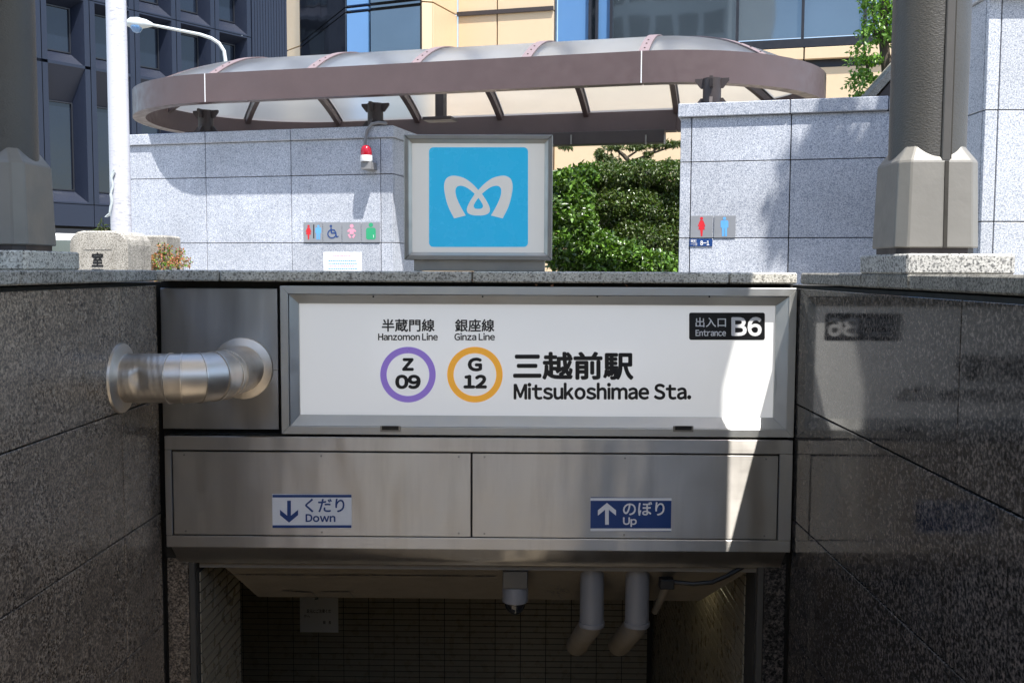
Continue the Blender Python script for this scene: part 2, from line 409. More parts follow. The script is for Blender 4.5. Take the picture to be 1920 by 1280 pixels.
me = MB().box(XL - .02, XR + .02, -.0, .31, -.4, 0).mesh('step', .008); me.materials.append(m_step)
for k in range(20): inst('step', me, t, Matrix.Translation((0, GY0 + .3 * k, -.16 * (k + 1))))
g = MB(); g.box(-6, XR + .3, GY0 + 6, 8.3, -3.5, -3.36); struct('underground_floor', g, m_step)

# ---- stair walls of granite slabs
def slab_wall(name, label, x_face, side, ys, mat):
    t = thing(name, label, 'wall', (x_face, 3, 0))
    x0, x1 = (x_face - .26, x_face - .025) if side < 0 else (x_face + .025, x_face + .26)
    part('core', MB().box(x0, x1, GY0, 4.70, -3.5, 1.085), m_gap, t)
    zs = [1.075, .567, .054, -.457, -.97, -1.48, -2.0, -2.5, -3.0, -3.5]
    for a, b in zip(ys, ys[1:]):
        for zt, zb in zip(zs, zs[1:]):
            xa, xb = (x_face - .03, x_face) if side < 0 else (x_face, x_face + .03)
            j = rnd.uniform(-.0012, .0012)
            part('slab', MB().box(xa + j, xb + j, a + .003, b - .003, zb + .003, zt - .003), mat, t, .002)
    return t
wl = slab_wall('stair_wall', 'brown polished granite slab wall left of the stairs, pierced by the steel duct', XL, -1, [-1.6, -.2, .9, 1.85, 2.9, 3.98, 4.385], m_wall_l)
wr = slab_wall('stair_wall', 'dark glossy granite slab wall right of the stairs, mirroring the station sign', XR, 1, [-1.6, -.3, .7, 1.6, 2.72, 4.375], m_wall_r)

# ---- copings: each stone a part of its wall
def coping(parent, bounds, horiz, a0, a1, z0=1.092, z1=1.14, mat=None):
    for p, q in zip(bounds, bounds[1:]):
        j = rnd.uniform(-.002, .002)
        m = MB()
        if horiz: m.box(p + .003, q - .003, a0 + j, a1, z0, z1 + j * .5)
        else: m.box(a0 + j, a1 + j, p + .003, q - .003, z0, z1 + j * .5)
        part('coping_stone', m, mat or m_cop, parent, .006)
coping(wl, [-1.6, -.6, .4, 1.3, 2.3, 3.16, 3.62, 4.345], False, XL - .3, XL + .022, mat=m_copl)
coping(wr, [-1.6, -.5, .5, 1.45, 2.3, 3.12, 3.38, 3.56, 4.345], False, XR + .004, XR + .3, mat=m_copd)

# ================================================================== entrance front wall
fw = thing('front_wall', 'low wall above the stair entrance with a weathered granite coping along its top', 'wall', (0, YF + .2, 0))
part('core', MB().box(XL + .0, XR - .0, YF + .045, 4.70, -.17, 1.09), m_gap, fw)
xs = [XL + .003, at(417, 520, YF).x, at(886, 520, YF).x, at(1364, 520, YF).x, XR - .003]
coping(fw, xs, True, YF - .045, 4.74)
# dead leaves caught on the ledge
lf = MB()
for px, py in ((886, 524), (968, 540), (975, 543), (990, 541), (1005, 536), (1034, 536), (1060, 540), (1131, 535), (1175, 536), (530, 545), (527, 556), (1250, 538)):
    p = at(px, py, YF - .03); r = .006
    lf.poly([p + Vector((rnd.uniform(-1, 1), rnd.uniform(-.4, .2), rnd.uniform(-1, 1))) * r * 1.5 for _ in range(4)])
o = part('dry_leaves', lf, m_rust, None); o['kind'] = 'stuff'; o['label'] = 'dry brown leaves and litter caught on the ledge above the station sign'

# ---- steel duct cover panel and duct
def P(px, py, Y=YF): return at(px, py, Y)
a, b = P(299.5, 540), P(523, 805)
t = thing('duct_panel', 'square blue-grey brushed steel panel left of the station sign where the duct enters', 'panel', (a.x, YF, b.z))
zs_ = P(400, 693).z
part('steel_sheet', MB().box(a.x, b.x, YF + .002, YF + .04, zs_ + .0008, a.z), m_steel2, t, .002)
part('steel_sheet', MB().box(a.x, b.x, YF + .002, YF + .04, b.z, zs_ - .0008), m_steel2, t, .002)
DY = 3.98; dz = .705; RP = .1
t = thing('exhaust_duct', 'dented stainless steel duct bending from the left granite wall into the steel panel', 'duct', (XL, DY, dz))
XE = -1.268; RB = .17; x0 = XE - RB
def elbow(k): a_ = math.pi / 2 * k; return Vector((x0 + RB * math.sin(a_), DY + RB * (1 - math.cos(a_)), dz))
rings = []; N = 40; NX = 26
for i in range(NX + 1):
    x = XL - .02 + (x0 + .0 - XL + .02) * i / NX; ring = []
    for k in range(N):
        a_ = 2 * math.pi * k / N; d = Vector((0, -math.cos(a_), math.sin(a_)))
        q = Vector((x, DY, dz)) + d * RP
        dent = math.exp(-((x - (-1.535)) ** 2 / .0006 + (a_ if a_ < math.pi else a_ - 2 * math.pi) ** 2 / .12 + 0)) * .014
        q -= d * (dent + .0008 * math.sin(i * 2.1 + k)); ring.append(q)
    rings.append(ring)
part('straight_duct', MB().loft(rings), m_pipe, t, 0, 50)
cuts = [0, .17, .42, .66, .86, 1]
def gore_ring(k, r_):
    c = elbow(k); a_ = math.pi / 2 * k; side = Vector((math.sin(a_), -math.cos(a_), 0))
    return [c + side * (math.cos(2 * math.pi * q / 40) * r_) + Vector((0, 0, math.sin(2 * math.pi * q / 40) * r_)) for q in range(40)]
for i, (k0, k1) in enumerate(zip(cuts, cuts[1:])):
    rr = RP * (1.004 + .012 * (i % 2))
    part('elbow_segment', MB().loft([gore_ring(k0 - (.004 if i else 0), rr), gore_ring(k1 + .004, rr)]), m_pipe, t, 0, 50)
for k in (0.0, .17, .42, .66, .86):
    c = elbow(k); d = Vector((math.cos(math.pi / 2 * k), math.sin(math.pi / 2 * k), 0))
    part('seam_band', MB().tube([c - d * .004, c - d * .003, c + d * .003, c + d * .004], [RP * 1.01, RP * 1.045, RP * 1.045, RP * 1.01], 40), m_pipe, t, 0, 60)
part('collar', MB().tube([(XE, DY + RB - .01, dz), (XE, YF + .01, dz)], RP * 1.02, 40), m_pipe, t, 0, 50)
part('flange', MB().lathe((XE, YF, dz), [(RP, -.022), (RP + .008, -.02), (.136, -.008), (.139, .004), (RP, .004)], 48, 'Y'), m_pipe, t, 0, 30)
part('flange', MB().lathe((XL, DY, dz), [(RP, .026), (RP + .008, .024), (.140, .010), (.143, -.002), (RP, -.002)], 48, 'X'), m_pipe, t, 0, 30)

# ---- station sign
sg = thing('station_sign', 'long white illuminated station name sign with purple and orange line rings above the entrance', 'sign', (P(1010, 806).x, YF, P(1010, 806).z))
def rectframe(par, name, px0, px1, py0, py1, w, ya, yb, mat, bev=.002, yi=None):
    """mitred frame: four members between outer and inner rectangle; inner edge may lie deeper"""
    A, B = P(px0, py1), P(px1, py0); x0, z0, x1, z1 = A.x, A.z, B.x, B.z
    if isinstance(w, (int, float)): w = (w,) * 4
    k = YF / F_PX; l, r_, tp, bt = (q * k for q in w); yi = ya if yi is None else yi
    O = [(x0, z0), (x1, z0), (x1, z1), (x0, z1)]; I = [(x0 + l, z0 + bt), (x1 - r_, z0 + bt), (x1 - r_, z1 - tp), (x0 + l, z1 - tp)]
    for i in range(4):
        j = (i + 1) % 4; m = MB()
        m.loft([[(O[i][0], ya, O[i][1]), (I[i][0], yi, I[i][1]), (I[i][0], yb, I[i][1]), (O[i][0], yb, O[i][1])],
                [(O[j][0], ya, O[j][1]), (I[j][0], yi, I[j][1]), (I[j][0], yb, I[j][1]), (O[j][0], yb, O[j][1])]])
        part(name, m, mat, par, bev)
rectframe(sg, 'frame_rail', 533, 1489.5, 540, 810, 15, YF - .05, YF + .03, m_alu)
rectframe(sg, 'bevel_rail', 549, 1474, 556, 795, (15, 20, 17, 19), YF - .046, YF + .03, m_alu, .001, YF - .012)
A, B = P(560, 780), P(1458, 568)
part('sign_face', MB().box(A.x, B.x, YF + .0, YF + .02, A.z, B.z), m_acry, sg)
SP = face_panel(YF + .0)
D = .0015
SP.text('半蔵門線', 716, 815, 598, 622, m_black, sg, D, .55)
SP.text('銀座線', 853, 927, 598, 622, m_black, sg, D, .55)
SP.text('Hanzomon Line', 709, 821, 624, 638, m_black, sg, D, .45)
SP.text('Ginza Line', 852, 928, 624, 638, m_black, sg, D, .45)
SP.text('三越前駅', 962, 1188, 659, 712, m_black, sg, D, 1.9)
SP.text('Mitsukoshimae Sta.', 963, 1296, 717, 749, m_black, sg, D, 1.25)
for cx, mt, l, n in ((765, m_purple, 'Z', '09'), (890.5, m_orange, 'G', '12')):
    SP.shape('line_ring', [circle(cx, 702, 52, 96), circle(cx, 702, 40, 96)], mt, sg, D)
SP.text('Z', 754, 776, 671, 695, m_black, sg, D, 1.8)
SP.text('09', 741, 789, 702, 729, m_black, sg, D, 1.9, gap=.06)
SP.text('G', 877, 904, 670, 696, m_black, sg, D, 1.8)
SP.text('12', 869, 913, 702, 728, m_black, sg, D, 1.9)
SP.shape('exit_badge', [rrect(1292, 1434, 586, 637, 4)], m_black, sg, D)
SP.text('出入口', 1304, 1361, 595, 613, m_white, sg, D + .001, .25)
SP.text('Entrance', 1304, 1361, 618, 630, m_white, sg, D + .001, .35)
SP.text('B6', 1371, 1428, 594, 630, m_white, sg, D + .001, 1.5)
for px in (732, 1281):
    a, b = P(px - 19, 808, YF - .05), P(px + 19, 798, YF - .05)
    l = part('latch_frame', MB().box(a.x, b.x, YF - .054, YF - .047, a.z - .002, b.z), m_frame, sg, .001)
    part('latch_slot', MB().box(a.x + .008, b.x - .008, YF - .0555, YF - .0535, a.z + .006, b.z), m_black, l)
for px in (700, 905, 1120, 1330): 
    c = P(px, 556, YF - .05); part('screw', MB().lathe((c.x, YF - .05, c.z), [(.004, -.0015), (.004, .002)], 8, 'Y'), m_gap, sg)

# ---- lower stainless box with two access doors
a, b = P(303, 1021), P(1483, 813)
YB = YF - .055
bx = thing('steel_fascia_box', 'wide brushed stainless steel casing below the sign, holding two access doors', 'casing', (a.x, YB, a.z))
z0, z1 = P(890, 1024).z, P(890, 817).z
BX0, BX1 = XL + .035, XR - .008
dzt, dzb = P(890, 843).z, P(890, 1002).z
dx0, dxm, dx1 = P(330, 900).x, P(886, 900).x, P(1455, 900).x
part('top_rail', MB().box(BX0, BX1, YB, YF + .03, dzt, z1), m_steel, bx, .003)
part('bottom_rail', MB().box(BX0, BX1, YB, YF + .03, z0, dzb), m_steel, bx, .003)
part('end_stile', MB().box(BX0, dx0, YB, YF + .03, dzb + .0005, dzt - .0005), m_steel, bx, .002)
part('end_stile', MB().box(dx1, BX1, YB, YF + .03, dzb + .0005, dzt - .0005), m_steel, bx, .002)
part('door_gap', MB().box(dx0, dx1, YB + .014, YF + .03, dzb + .0005, dzt - .0005), m_gap, bx)
for x0_, x1_ in ((dx0 + .005, dxm - .005), (dxm + .002, dx1 - .005)):
    d_ = part('access_door', MB().box(x0_, x1_, YB + .003, YB + .013, dzb + .004, dzt - .007), m_steel, bx, .002)
    for fx in (.04, .5, .96):
        for z_ in (dzb + .02, dzt - .022):
            part('screw', MB().lathe((x0_ + (x1_ - x0_) * fx, YB + .003, z_), [(.0045, -.003), (.0045, .001)], 10, 'Y'), m_frame, d_)
part('lower_lip', MB().loft([[(x, YB + .004, z0), (x, YB + .10, z0 - .10), (x, YF + .1, z0 - .10), (x, YF + .1, z0)] for x in (BX0 + .02, BX1 - .02)]), m_steel, bx, .002)
part('rear_filler', MB().box(BX0, BX1, YF + .032, YF + .1, z0 + .001, z1), m_gap, bx)

BP = face_panel(YB + .003)
def direction(px0, px1, py0, py1, body, ink, up, jp, jx, en, ex, label):
    a, b = at(px0, py1, YB), at(px1, py0, YB)
    s = thing('direction_sticker', label, 'sticker', (a.x, YB + .002, a.z), 0, 'stair direction stickers on the steel casing')
    part('sticker_sheet', MB().box(a.x, b.x, YB + .0005, YB + .0025, a.z, b.z), body, s)
    BP2 = face_panel(YB)
    h = py1 - py0
    BP2.shape('stripe', [[(px0, py0), (px1, py0), (px1, py0 + 5), (px0, py0 + 5)]], ink, s, .0005)
    BP2.shape('stripe', [[(px0, py1 - 5), (px1, py1 - 5), (px1, py1), (px0, py1)]], ink, s, .0005)
    cx = px0 + 31; t0, t1 = py0 + 11, py1 - 12; k = 1
    pts = [(cx - 3.5, t0), (cx + 3.5, t0), (cx + 3.5, t1 - 11), (cx + 17, t1 - 22), (cx + 17, t1 - 12), (cx, t1 + 2), (cx - 17, t1 - 12), (cx - 17, t1 - 22), (cx - 3.5, t1 - 11)]
    if up: pts = [(x, t0 + t1 - y) for x, y in pts]
    BP2.shape('arrow', [pts], ink, s, .0005)
    BP2.text(jp, jx[0], jx[1], py0 + 7, py0 + 33, ink, s, .0005, .5)
    BP2.text(en, ex[0], ex[1], py0 + 36, py0 + 36 + (18 if 'p' in en else 15), ink, s, .0005, .6)
direction(511, 659, 927, 989, m_white, m_navy, False, 'くだり', (572, 646), 'Down', (573, 629), 'white sticker with navy down arrow reading くだり Down on the left door')
direction(1107, 1259, 933, 995, m_navy, m_white, True, 'のぼり', (1168, 1246), 'Up', (1168, 1194), 'navy blue sticker with white up arrow reading のぼり Up on the right door')

# ---- metro logo box standing on the coping
YL = 4.42
a, b = at(757, 487, YL), at(1037, 252, YL)
lg = thing('logo_sign', 'square lightbox with white wing symbol on sky blue, standing on the coping', 'sign', ((a.x + b.x) / 2, YL + .1, 1.14))
def PL(px, py): return at(px, py, YL)
YFs = YF; YF = YL
rectframe(lg, 'frame_rail', 757, 1037, 252, 487, 9, YL - .006, YL + .2, m_frame, .003)
rectframe(lg, 'bevel_rail', 765.5, 1028.5, 260.5, 478.5, (6, 7, 7, 6), YL - .004, YL + .03, m_alu, .001, YL + .012)
YF = YFs
A, B = PL(766, 482), PL(1029, 258)
part('sign_face', MB().box(A.x, B.x, YL + .014, YL + .03, A.z, B.z), m_acry2, lg)
part('back_plate', MB().box(A.x, B.x, YL + .05, YL + .198, A.z, B.z), m_frame, lg)
part('plinth', MB().box(at(775, 490, YL).x, at(1022, 490, YL).x, YL + .02, YL + .17, 1.141, a.z + .002), m_frame, lg, .002)
LP = face_panel(YL + .014)
LP.shape('blue_field', [rrect(804.5, 990, 276.5, 463, 8)], m_cyan, lg, .0012)
c_ = 1
H = [(941, 845, c_), (915, 818), (880, 793), (842, 782), (818, 783), (798, 795), (789, 822), (792, 860), (806, 915), (833, 971, c_), (885, 958, c_), (862, 918), (845, 880), (839, 850), (845, 832), (862, 826), (885, 832), (905, 845), (925, 862, c_), (905, 893), (892, 920), (890, 938), (900, 951), (920, 957), (941, 958)]
mir = [(1882 - p[0],) + tuple(p[1:]) for p in H[1:-1]][::-1]
sc_ = lambda L: [(500 + x / 2.3703, y / 2.3703) for x, y in L]
hole = [(941, 880, c_), (930, 895), (921, 912), (922, 922), (930, 928), (941, 929), (952, 928), (960, 922), (961, 912), (952, 895)]
LP.shape('wing_symbol', [sc_(smooth_closed(H + mir)), sc_(smooth_closed(hole))], m_acry2, lg, .0024)

# ================================================================== inside the stairwell
# plaster beam and sloping ceiling
t = thing('ceiling_beam', 'stained beige plaster beam under the steel casing, sloping down into the stairs', 'beam', (-.1, 4.7, -.2))
def trap(y, z, xa, xb, h): return [(xa, y, z), (xb, y, z), (xb, y, z + h), (xa, y, z + h)]
part('beam', MB().loft([trap(4.50, -.225, -1.40, 1.03, .25), trap(4.96, -.524, -1.37, .885, .3)]), m_plaster, t, .004)
part('soffit_strip', MB().box(-1.50, 1.06, 4.47, 4.52, -.222, -.19), m_plaster, t)
for x, y in ((-.93, 1.02), (-.86, .0), (-.75, 0)): pass
cr = MB()
def on_beam(px, py):
    d = ray(px, py); p0 = Vector((0, 4.50, -.225)); n = Vector((0, .299, .46)); return EYE + d * ((p0 - EYE).dot(n) / d.dot(n)) - n.normalized() * .001
def crack(pts, w_):
    for (x1, y1), (x2, y2) in zip(pts, pts[1:]):
        n = max(2, int(math.hypot(x2 - x1, y2 - y1) / 3))
        for i in range(n):
            xa, ya, xb, yb = (x1 + (x2 - x1) * i / n, y1 + (y2 - y1) * i / n, x1 + (x2 - x1) * (i + 1) / n, y1 + (y2 - y1) * (i + 1) / n)
            k = w_ * rnd.uniform(.4, 1.5); cr.poly([on_beam(xa, ya - k), on_beam(xb, yb - k), on_beam(xb, yb + k), on_beam(xa, ya + k)])
crack([(530, 1106), (585, 1109), (597, 1121), (590, 1122)], 1.1); crack([(603, 1121), (601, 1108), (655, 1108), (664, 1119), (659, 1122)], .9)
crack([(425, 1076), (700, 1077), (930, 1079)], .9)
for _ in range(60):
    x, y = rnd.gauss(1046, 14), rnd.gauss(1108, 9); crack([(x, y), (x + 3, y + 1)], .5)
part('cracks', cr, m_black, t, kind='stuff')

# tiled walls
def tiled(name, label, fn, ncol, nrow, tw, th, m_, core, limit=290):
    """fn(i, j) -> matrix of tile (i along, j down)"""
    t = thing(name, label, 'wall', fn(0, 0).translation)
    part('core', core, m_grout, t)
    me = MB().box(.003, tw - .003, -.006, 0, -th + .0035, -.0035).mesh('tile', .0012); me.materials.append(m_)
    rest = MB(); c = 0
    for j in range(nrow):
        for i in range(ncol):
            if c < limit: inst('tile', me, t, fn(i, j) @ Matrix.Translation((0, rnd.uniform(-.0008, .0008), 0))); c += 1
            else:
                rest.m = fn(i, j); rest.box(.003, tw - .003, -.006, 0, -th + .0035, -.0035)
    rest.m = ID
    if ncol * nrow > limit: part('tiles', rest, m_, t, kind='stuff')
    return t
tw, th = .2085, .0485
tiled('tiled_wall', 'dark brown tiled wall facing you at the foot of the stairs', lambda i, j: Matrix.Translation((-2.75 + i * tw, 8.0, -1.0 - j * th)), 18, 50, tw, th, m_tile, MB().box(-6, 1.2, 8.0, 8.2, -3.5, -.3))
RotR = Matrix.Rotation(R(-90), 4, 'Z')
tiled('tiled_wall', 'tiled side wall right of the stairs, inside the entrance behind the pipes', lambda i, j: Matrix.Translation((1.05, 8.0 - i * tw, -.25 - j * th)) @ RotR, 16, 60, tw, th, m_tile, MB().box(1.05, 1.25, 4.48, 8.0, -3.5, -.0), 290)
RotL = Matrix.Rotation(R(90), 4, 'Z')
tiled('tiled_wall', 'short tiled side wall left of the stairs, just inside the entrance', lambda i, j: Matrix.Translation((-1.51, 4.49 + i * tw, -.25 - j * th)) @ RotL, 3, 62, tw, th, m_tile, MB().box(-1.75, -1.51, 4.48, 5.15, -3.5, -.0))
for nm, x0_, x1_, lab in (('entrance_jamb', -1.64, -1.512, 'grey steel jamb strip left of the tiled stair entrance'), ('entrance_jamb', 1.052, 1.18, 'grey steel jamb strip right of the tiled stair entrance')):
    t = thing(nm, lab, 'door jamb', (x0_, 4.5, -3.4), 0, None)
    mid = x1_ - .03 if x0_ < 0 else x0_ + .03
    for q0, q1, yy_, mm in ((x0_, mid - .001, 4.44, m_jamb if x0_ > 0 else m_wall_l), (mid + .001, x1_, 4.44, m_wall_r if x0_ > 0 else m_jamb)):
        part('jamb_strip', MB().box(q0, q1, yy_, 4.478, -3.4, -.17), mm, t, .003)
g = MB(); g.box(-6, 1.25, 5.0, 8.2, -.42, -.1); struct('underground_ceiling', g, m_plaster)
g = MB(); g.box(-6.2, -6, 5.0, 8.2, -3.5, -.1); struct('corridor_end_wall', g, m_grout)
g = MB(); g.box(-6, -1.76, 5.0, 5.14, -3.5, -.43); struct('corridor_side_wall', g, m_grout)

t = thing('fluorescent_lamp', 'small lit tube lamp behind the beam washing the right tiled wall', 'lamp', (.97, 5.6, -.45))
me_l, tn, bn = M('lit_tube'); bn.inputs['Emission Color'].default_value = (1, .93, .62, 1); bn.inputs['Emission Strength'].default_value = 3.5
part('lamp_tube', MB().tube([(.93, 5.4, -.46), (.93, 5.9, -.46)], .014, 10), me_l, t)
part('lamp_housing', MB().box(.9, .96, 5.35, 5.95, -.445, -.425), m_white, t)

# dome camera
c = at(966, 1110, 4.55)
t = thing('dome_camera', 'white security camera with black dome hanging under the beam', 'camera', (c.x, 4.55, -.2))
part('bracket', MB().box(c.x - .058, c.x + .058, 4.49, 4.6, at(966, 1096, 4.55).z, -.232), m_jamb, t, .004)
zt, zb = at(966, 1097, 4.55).z, at(966, 1127, 4.55).z
part('housing', MB().lathe((c.x, 4.55, 0), [(.04, zt + .01), (.057, zt), (.06, zt - .02), (.06, zb + .004), (.054, zb)], 32), m_pvc, t, 0, 40)
prof = [(.05 * math.cos(a_), zb - .06 * math.sin(a_)) for a_ in [i * math.pi / 2 / 8 for i in range(8)]] + [(.002, zb - .06)]
part('dome', MB().lathe((c.x, 4.55, 0), prof, 32), m_glassd, t, 0, 60)
# two drain pipes
for px, lab in ((1110, 'white drain pipe with tan lower bend, the left of two beside the dome camera'), (1195, 'white drain pipe with tan lower bend, the right of two under the casing')):
    c = at(px, 1100, 4.56); r_ = .056
    t = thing('drain_pipe', lab, 'pipe', (c.x, 4.56, -.17), 0, 'drain pipes under the steel casing')
    zb = at(px, 1168, 4.56).z
    part('upper_pipe', MB().tube([(c.x, 4.56, -.165), (c.x, 4.56, zb)], r_, 24), m_pvc, t, 0, 40)
    part('socket_ring', MB().tube([(c.x, 4.56, zb + .012), (c.x, 4.56, zb - .012)], r_ + .004, 24), m_pvc, t, .002, 40)
    part('lower_pipe', MB().tube([(c.x, 4.56, zb + .02), (c.x - .005, 4.575, zb - .02), (c.x - .03, 4.68, zb - .10), (c.x - .045, 4.83, zb - .20), (c.x - .05, 4.9, zb - .235)], r_ * .97, 24), m_tan, t, 0, 40)
# cable
t = thing('power_cable', 'black cable drooping along the right end of the plaster beam into a conduit', 'cable', at(1340, 1090, 4.5))
pts = [at(x, y, Y) for x, y, Y in ((1393, 1062, 4.47), (1365, 1078, 4.46), (1335, 1091, 4.45), (1300, 1094, 4.45), (1270, 1091, 4.47), (1252, 1090, 4.49))]
part('cable', MB().tube(pts, .011, 8), m_cable, t, 0, 60)
part('conduit', MB().tube([at(1250, 1098, 4.5), at(1228, 1145, 4.72)], .018, 12), m_tan, t, 0, 60)
part('junction_clip', MB().box(at(1248, 1090, 4.5).x - .03, at(1248, 1090, 4.5).x + .035, 4.46, 4.52, at(1248, 1096, 4.5).z - .01, at(1248, 1090, 4.5).z + .02), m_cable, t, .004)
# notice on the back wall
NP = face_panel(7.985)
a, b = at(563, 1184, 7.99), at(634, 1120, 7.99)
t = thing('notice', 'pale paper notice with short lines of Japanese taped to the tiled back wall', 'notice', (a.x, 7.99, a.z))
part('sheet', MB().box(a.x, b.x, 7.986, 7.992, a.z, b.z), m_white, t)
NP.text('足元にご注意くだ', 575, 621, 1141, 1148, m_black, t, .003, .1)
NP.text('さい。', 570, 581, 1151, 1156, m_black, t, .003, .1)
NP.text('駅　長', 606, 621, 1163, 1169, m_black, t, .003, .1)

# ================================================================== columns and the unseen roof assumed above them
def chamf(c, h, ch, z): x, y = c; return [(x + sx, y + sy, z) for sx, sy in ((h, -h + ch), (h, h - ch), (h - ch, h), (-h + ch, h), (-h, h - ch), (-h, -h + ch), (-h + ch, -h), (h - ch, -h))]
ZR = 3.42
def column(c, label, block):
    t = thing('roof_column', label, 'column', (c[0], c[1], 1.14), 0, 'columns on the stair walls')
    x0, x1, y0, y1 = block; n = 1.205
    cutx = [x0, x1] if c[0] > 0 else [x0, x1]
    part('plinth_block', MB().box(x0, x1, y0, y1, 1.1405, n), m_coplight if c[0] > 0 else m_cop, t, .006)
    part('foot', MB().loft([chamf(c, .124, .032, n), chamf(c, .124, .032, n + .022)]), m_darkbrown, t)
    part('cast_base', MB().loft([chamf(c, .136, .034, n + .02), chamf(c, .128, .032, 1.50), chamf(c, .086, .021, 1.565)]), m_base, t, .004)
    rings = []
    for z, r_ in ((1.45, .1195), (1.9, .12), (2.6, .122), (ZR, .126)):
        ring = []
        for k in range(96):
            a_ = 2 * math.pi * k / 96 - math.pi / 2; rr = r_
            ring.append((c[0] + math.cos(a_) * rr, c[1] + math.sin(a_) * rr, z))
        rings.append(ring)
    part('shaft', MB().loft(rings), m_col, t, 0, 40)
    for s_ in (-1, 1):
        yc = c[1] + s_ * .1195
        part('seam_strip', MB().box(c[0] - .002, c[0] + .026, yc - .008, yc + .008, 1.5, ZR), m_strip, t, .003)
        part('seam_groove', MB().box(c[0] + .0262, c[0] + .030, yc - .005, yc + .005, 1.5, ZR), m_gap, t)
        m = MB(); m.loft([[(c[0] + x, c[1] + s_ * (.136 - (.008 if z > 1.3 else 0)) + o_, z) for x, o_ in ((0.008, -.003), (.020, -.003), (.020, .003), (0.008, .003))] for z in (n + .02, 1.5)])
        part('base_seam', m, m_gap, t)
    return t
column((1.317, 3.345), 'dark hammered metal column with sunlit faceted base on the right stair wall', (1.182, 1.52, 3.13, 3.57))
column((-1.815, 3.44), 'dark hammered metal column with shaded faceted base on the left stair wall', (-2.06, -1.642, 3.24, 3.64))
rf = thing('unseen_stair_roof', 'unseen flat frosted glass roof assumed above the two columns, sized to shade the stairs', 'roof', (0, 2, ZR))  # out-of-view roof inferred from the columns; extent and frosting shaped for the shade
for i in range(5):
    x0_ = -2.2 + i * (3.725 / 5)
    part('roof_panel', MB().box(x0_ + .02, x0_ + 3.725 / 5 - .02, .72, 3.98, ZR + .06, ZR + .07), m_opal, rf)
    part('rafter', MB().box(x0_ - .02 if i else x0_, x0_ + .018, .7, 4.0, ZR, ZR + .09), m_base, rf, .003)
part('rafter', MB().box(1.507, 1.525, .7, 4.0, ZR, ZR + .09), m_base, rf, .003)
part('edge_beam', MB().box(-2.2, 1.525, .6, .698, ZR, ZR + .12), m_base, rf, .005)
part('gutter', MB().box(-2.2, 1.525, 4.0, 4.06, ZR + .02, ZR + .14), m_darkbrown, rf, .004)

# ================================================================== toilet block walls (turned frame)
def slabs(parent, T, s0, s1, slines, zlines, mat, thick=.03):
    for sa, sb in zip(slines, slines[1:]):
        for za, zb in zip(zlines, zlines[1:]):
            j = rnd.uniform(-.0015, .0015)
            part('slab', MB(MF).box(sa + .0035, sb - .0035, T + j, T + thick + j, za + .0035, zb - .0035), mat, parent, .002)
TL = 8.54 * NV.y; TRt = 7.95 * NV.y
ZT = 2.40
# left wall
sL0, sLend = st(222, 400, TL)[0], st(737, 400, TL)[0]
tl = thing('toilet_wall', 'pale blue-grey granite wall left of the hedge, carrying four pictogram plates', 'wall', MF @ Vector((sL0, TL, 0)), TURN)
sl_ = [st(x, 400, TL)[0] for x in (222, 230, 387, 546.5, 714, 737)]
part('core', MB(MF).box(sL0, sLend - .02, TL + .02, TL + .55, 0, ZT - .09), m_gap, tl)
zc = [0, st(547, 455.5, TL)[1] - .6, st(547, 455.5, TL)[1], st(547, 330, TL)[1], ZT - .1]
slabs(tl, TL, 0, 0, sl_, zc, m_blue)
for za, zb in zip(zc, zc[1:]):
    part('slab', MB(MF).box(sLend - .03, sLend, TL + .0335, TL + .6, za + .0035, zb - .0035), m_blue, tl, .002)
cs = [st(x, 260, TL)[0] for x in (221, 240, 387, 546.5)] + [sLend + .02]
for p, q in zip(cs, cs[1:]): part('coping_stone', MB(MF).box(p + .003, q - .003, TL - .025, TL + .62, ZT - .1, ZT), m_blue, tl, .005)
# right wall
sR0 = st(1274, 350, TRt)[0]
tr_ = thing('toilet_wall', 'blue-grey granite wall right of the hedge with woman and man plates, half in tree shade', 'wall', MF @ Vector((sR0, TRt, 0)), TURN)
sR = [sR0] + [st(x, 350, TRt)[0] for x in (1295, 1481, 1665, 1850)]
part('core', MB(MF).box(sR0 + .02, sR[-1], TRt + .02, TRt + .55, 0, ZT - .09), m_gap, tr_)
z2 = st(1480, 446, TRt)[1]; z3 = st(1480, 300, TRt)[1]
slabs(tr_, TRt, 0, 0, sR, [0, z2 - .6, z2, z3, ZT - .1], m_blue)
cs = [sR0 - .02] + [st(x, 220, TRt)[0] for x in (1481, 1665, 1850)]
for p, q in zip(cs, cs[1:]): part('coping_stone', MB(MF).box(p + .003, q - .003, TRt - .03, TRt + .6, ZT - .1, ZT), m_blue, tr_, .005)
for za, zb in zip([0, z2, z3], [z2, z3, ZT - .1]): part('slab', MB(MF).box(sR0, sR0 + .03, TRt + .0335, TRt + .55, za + .0035, zb - .0035), m_blue, tr_, .002)
# far right wall, aligned with the stairs, nearer
YG = 5.36
x0 = at(1843, 300, YG).x; zj1, zj2 = at(1870, 415.6, YG).z, at(1870, 206.5, YG).z
t = thing('granite_pier_wall', 'tall pale granite wall at the right edge behind the sunlit column', 'wall', (x0, YG, 0))
part('core', MB().box(x0 + .02, 6, YG + .02, YG + .62, 0, 2.75), m_gap, t)
gx = [x0, at(1868, 300, YG).x, at(1868, 300, YG).x + .95, at(1868, 300, YG).x + 1.9, 6]
gz = [0, zj1 - .6, zj1, zj2, at(1870, -6, YG).z]
for xa, xb in zip(gx, gx[1:]):
    for za, zb in zip(gz, gz[1:]): part('slab', MB().box(xa + .003, xb - .003, YG, YG + .03, za + .003, zb - .003), m_blue2, t, .002)
for za, zb in zip(gz, gz[1:]): part('slab', MB().box(x0, x0 + .03, YG + .033, YG + .6, za + .003, zb - .003), m_blue2, t, .002)
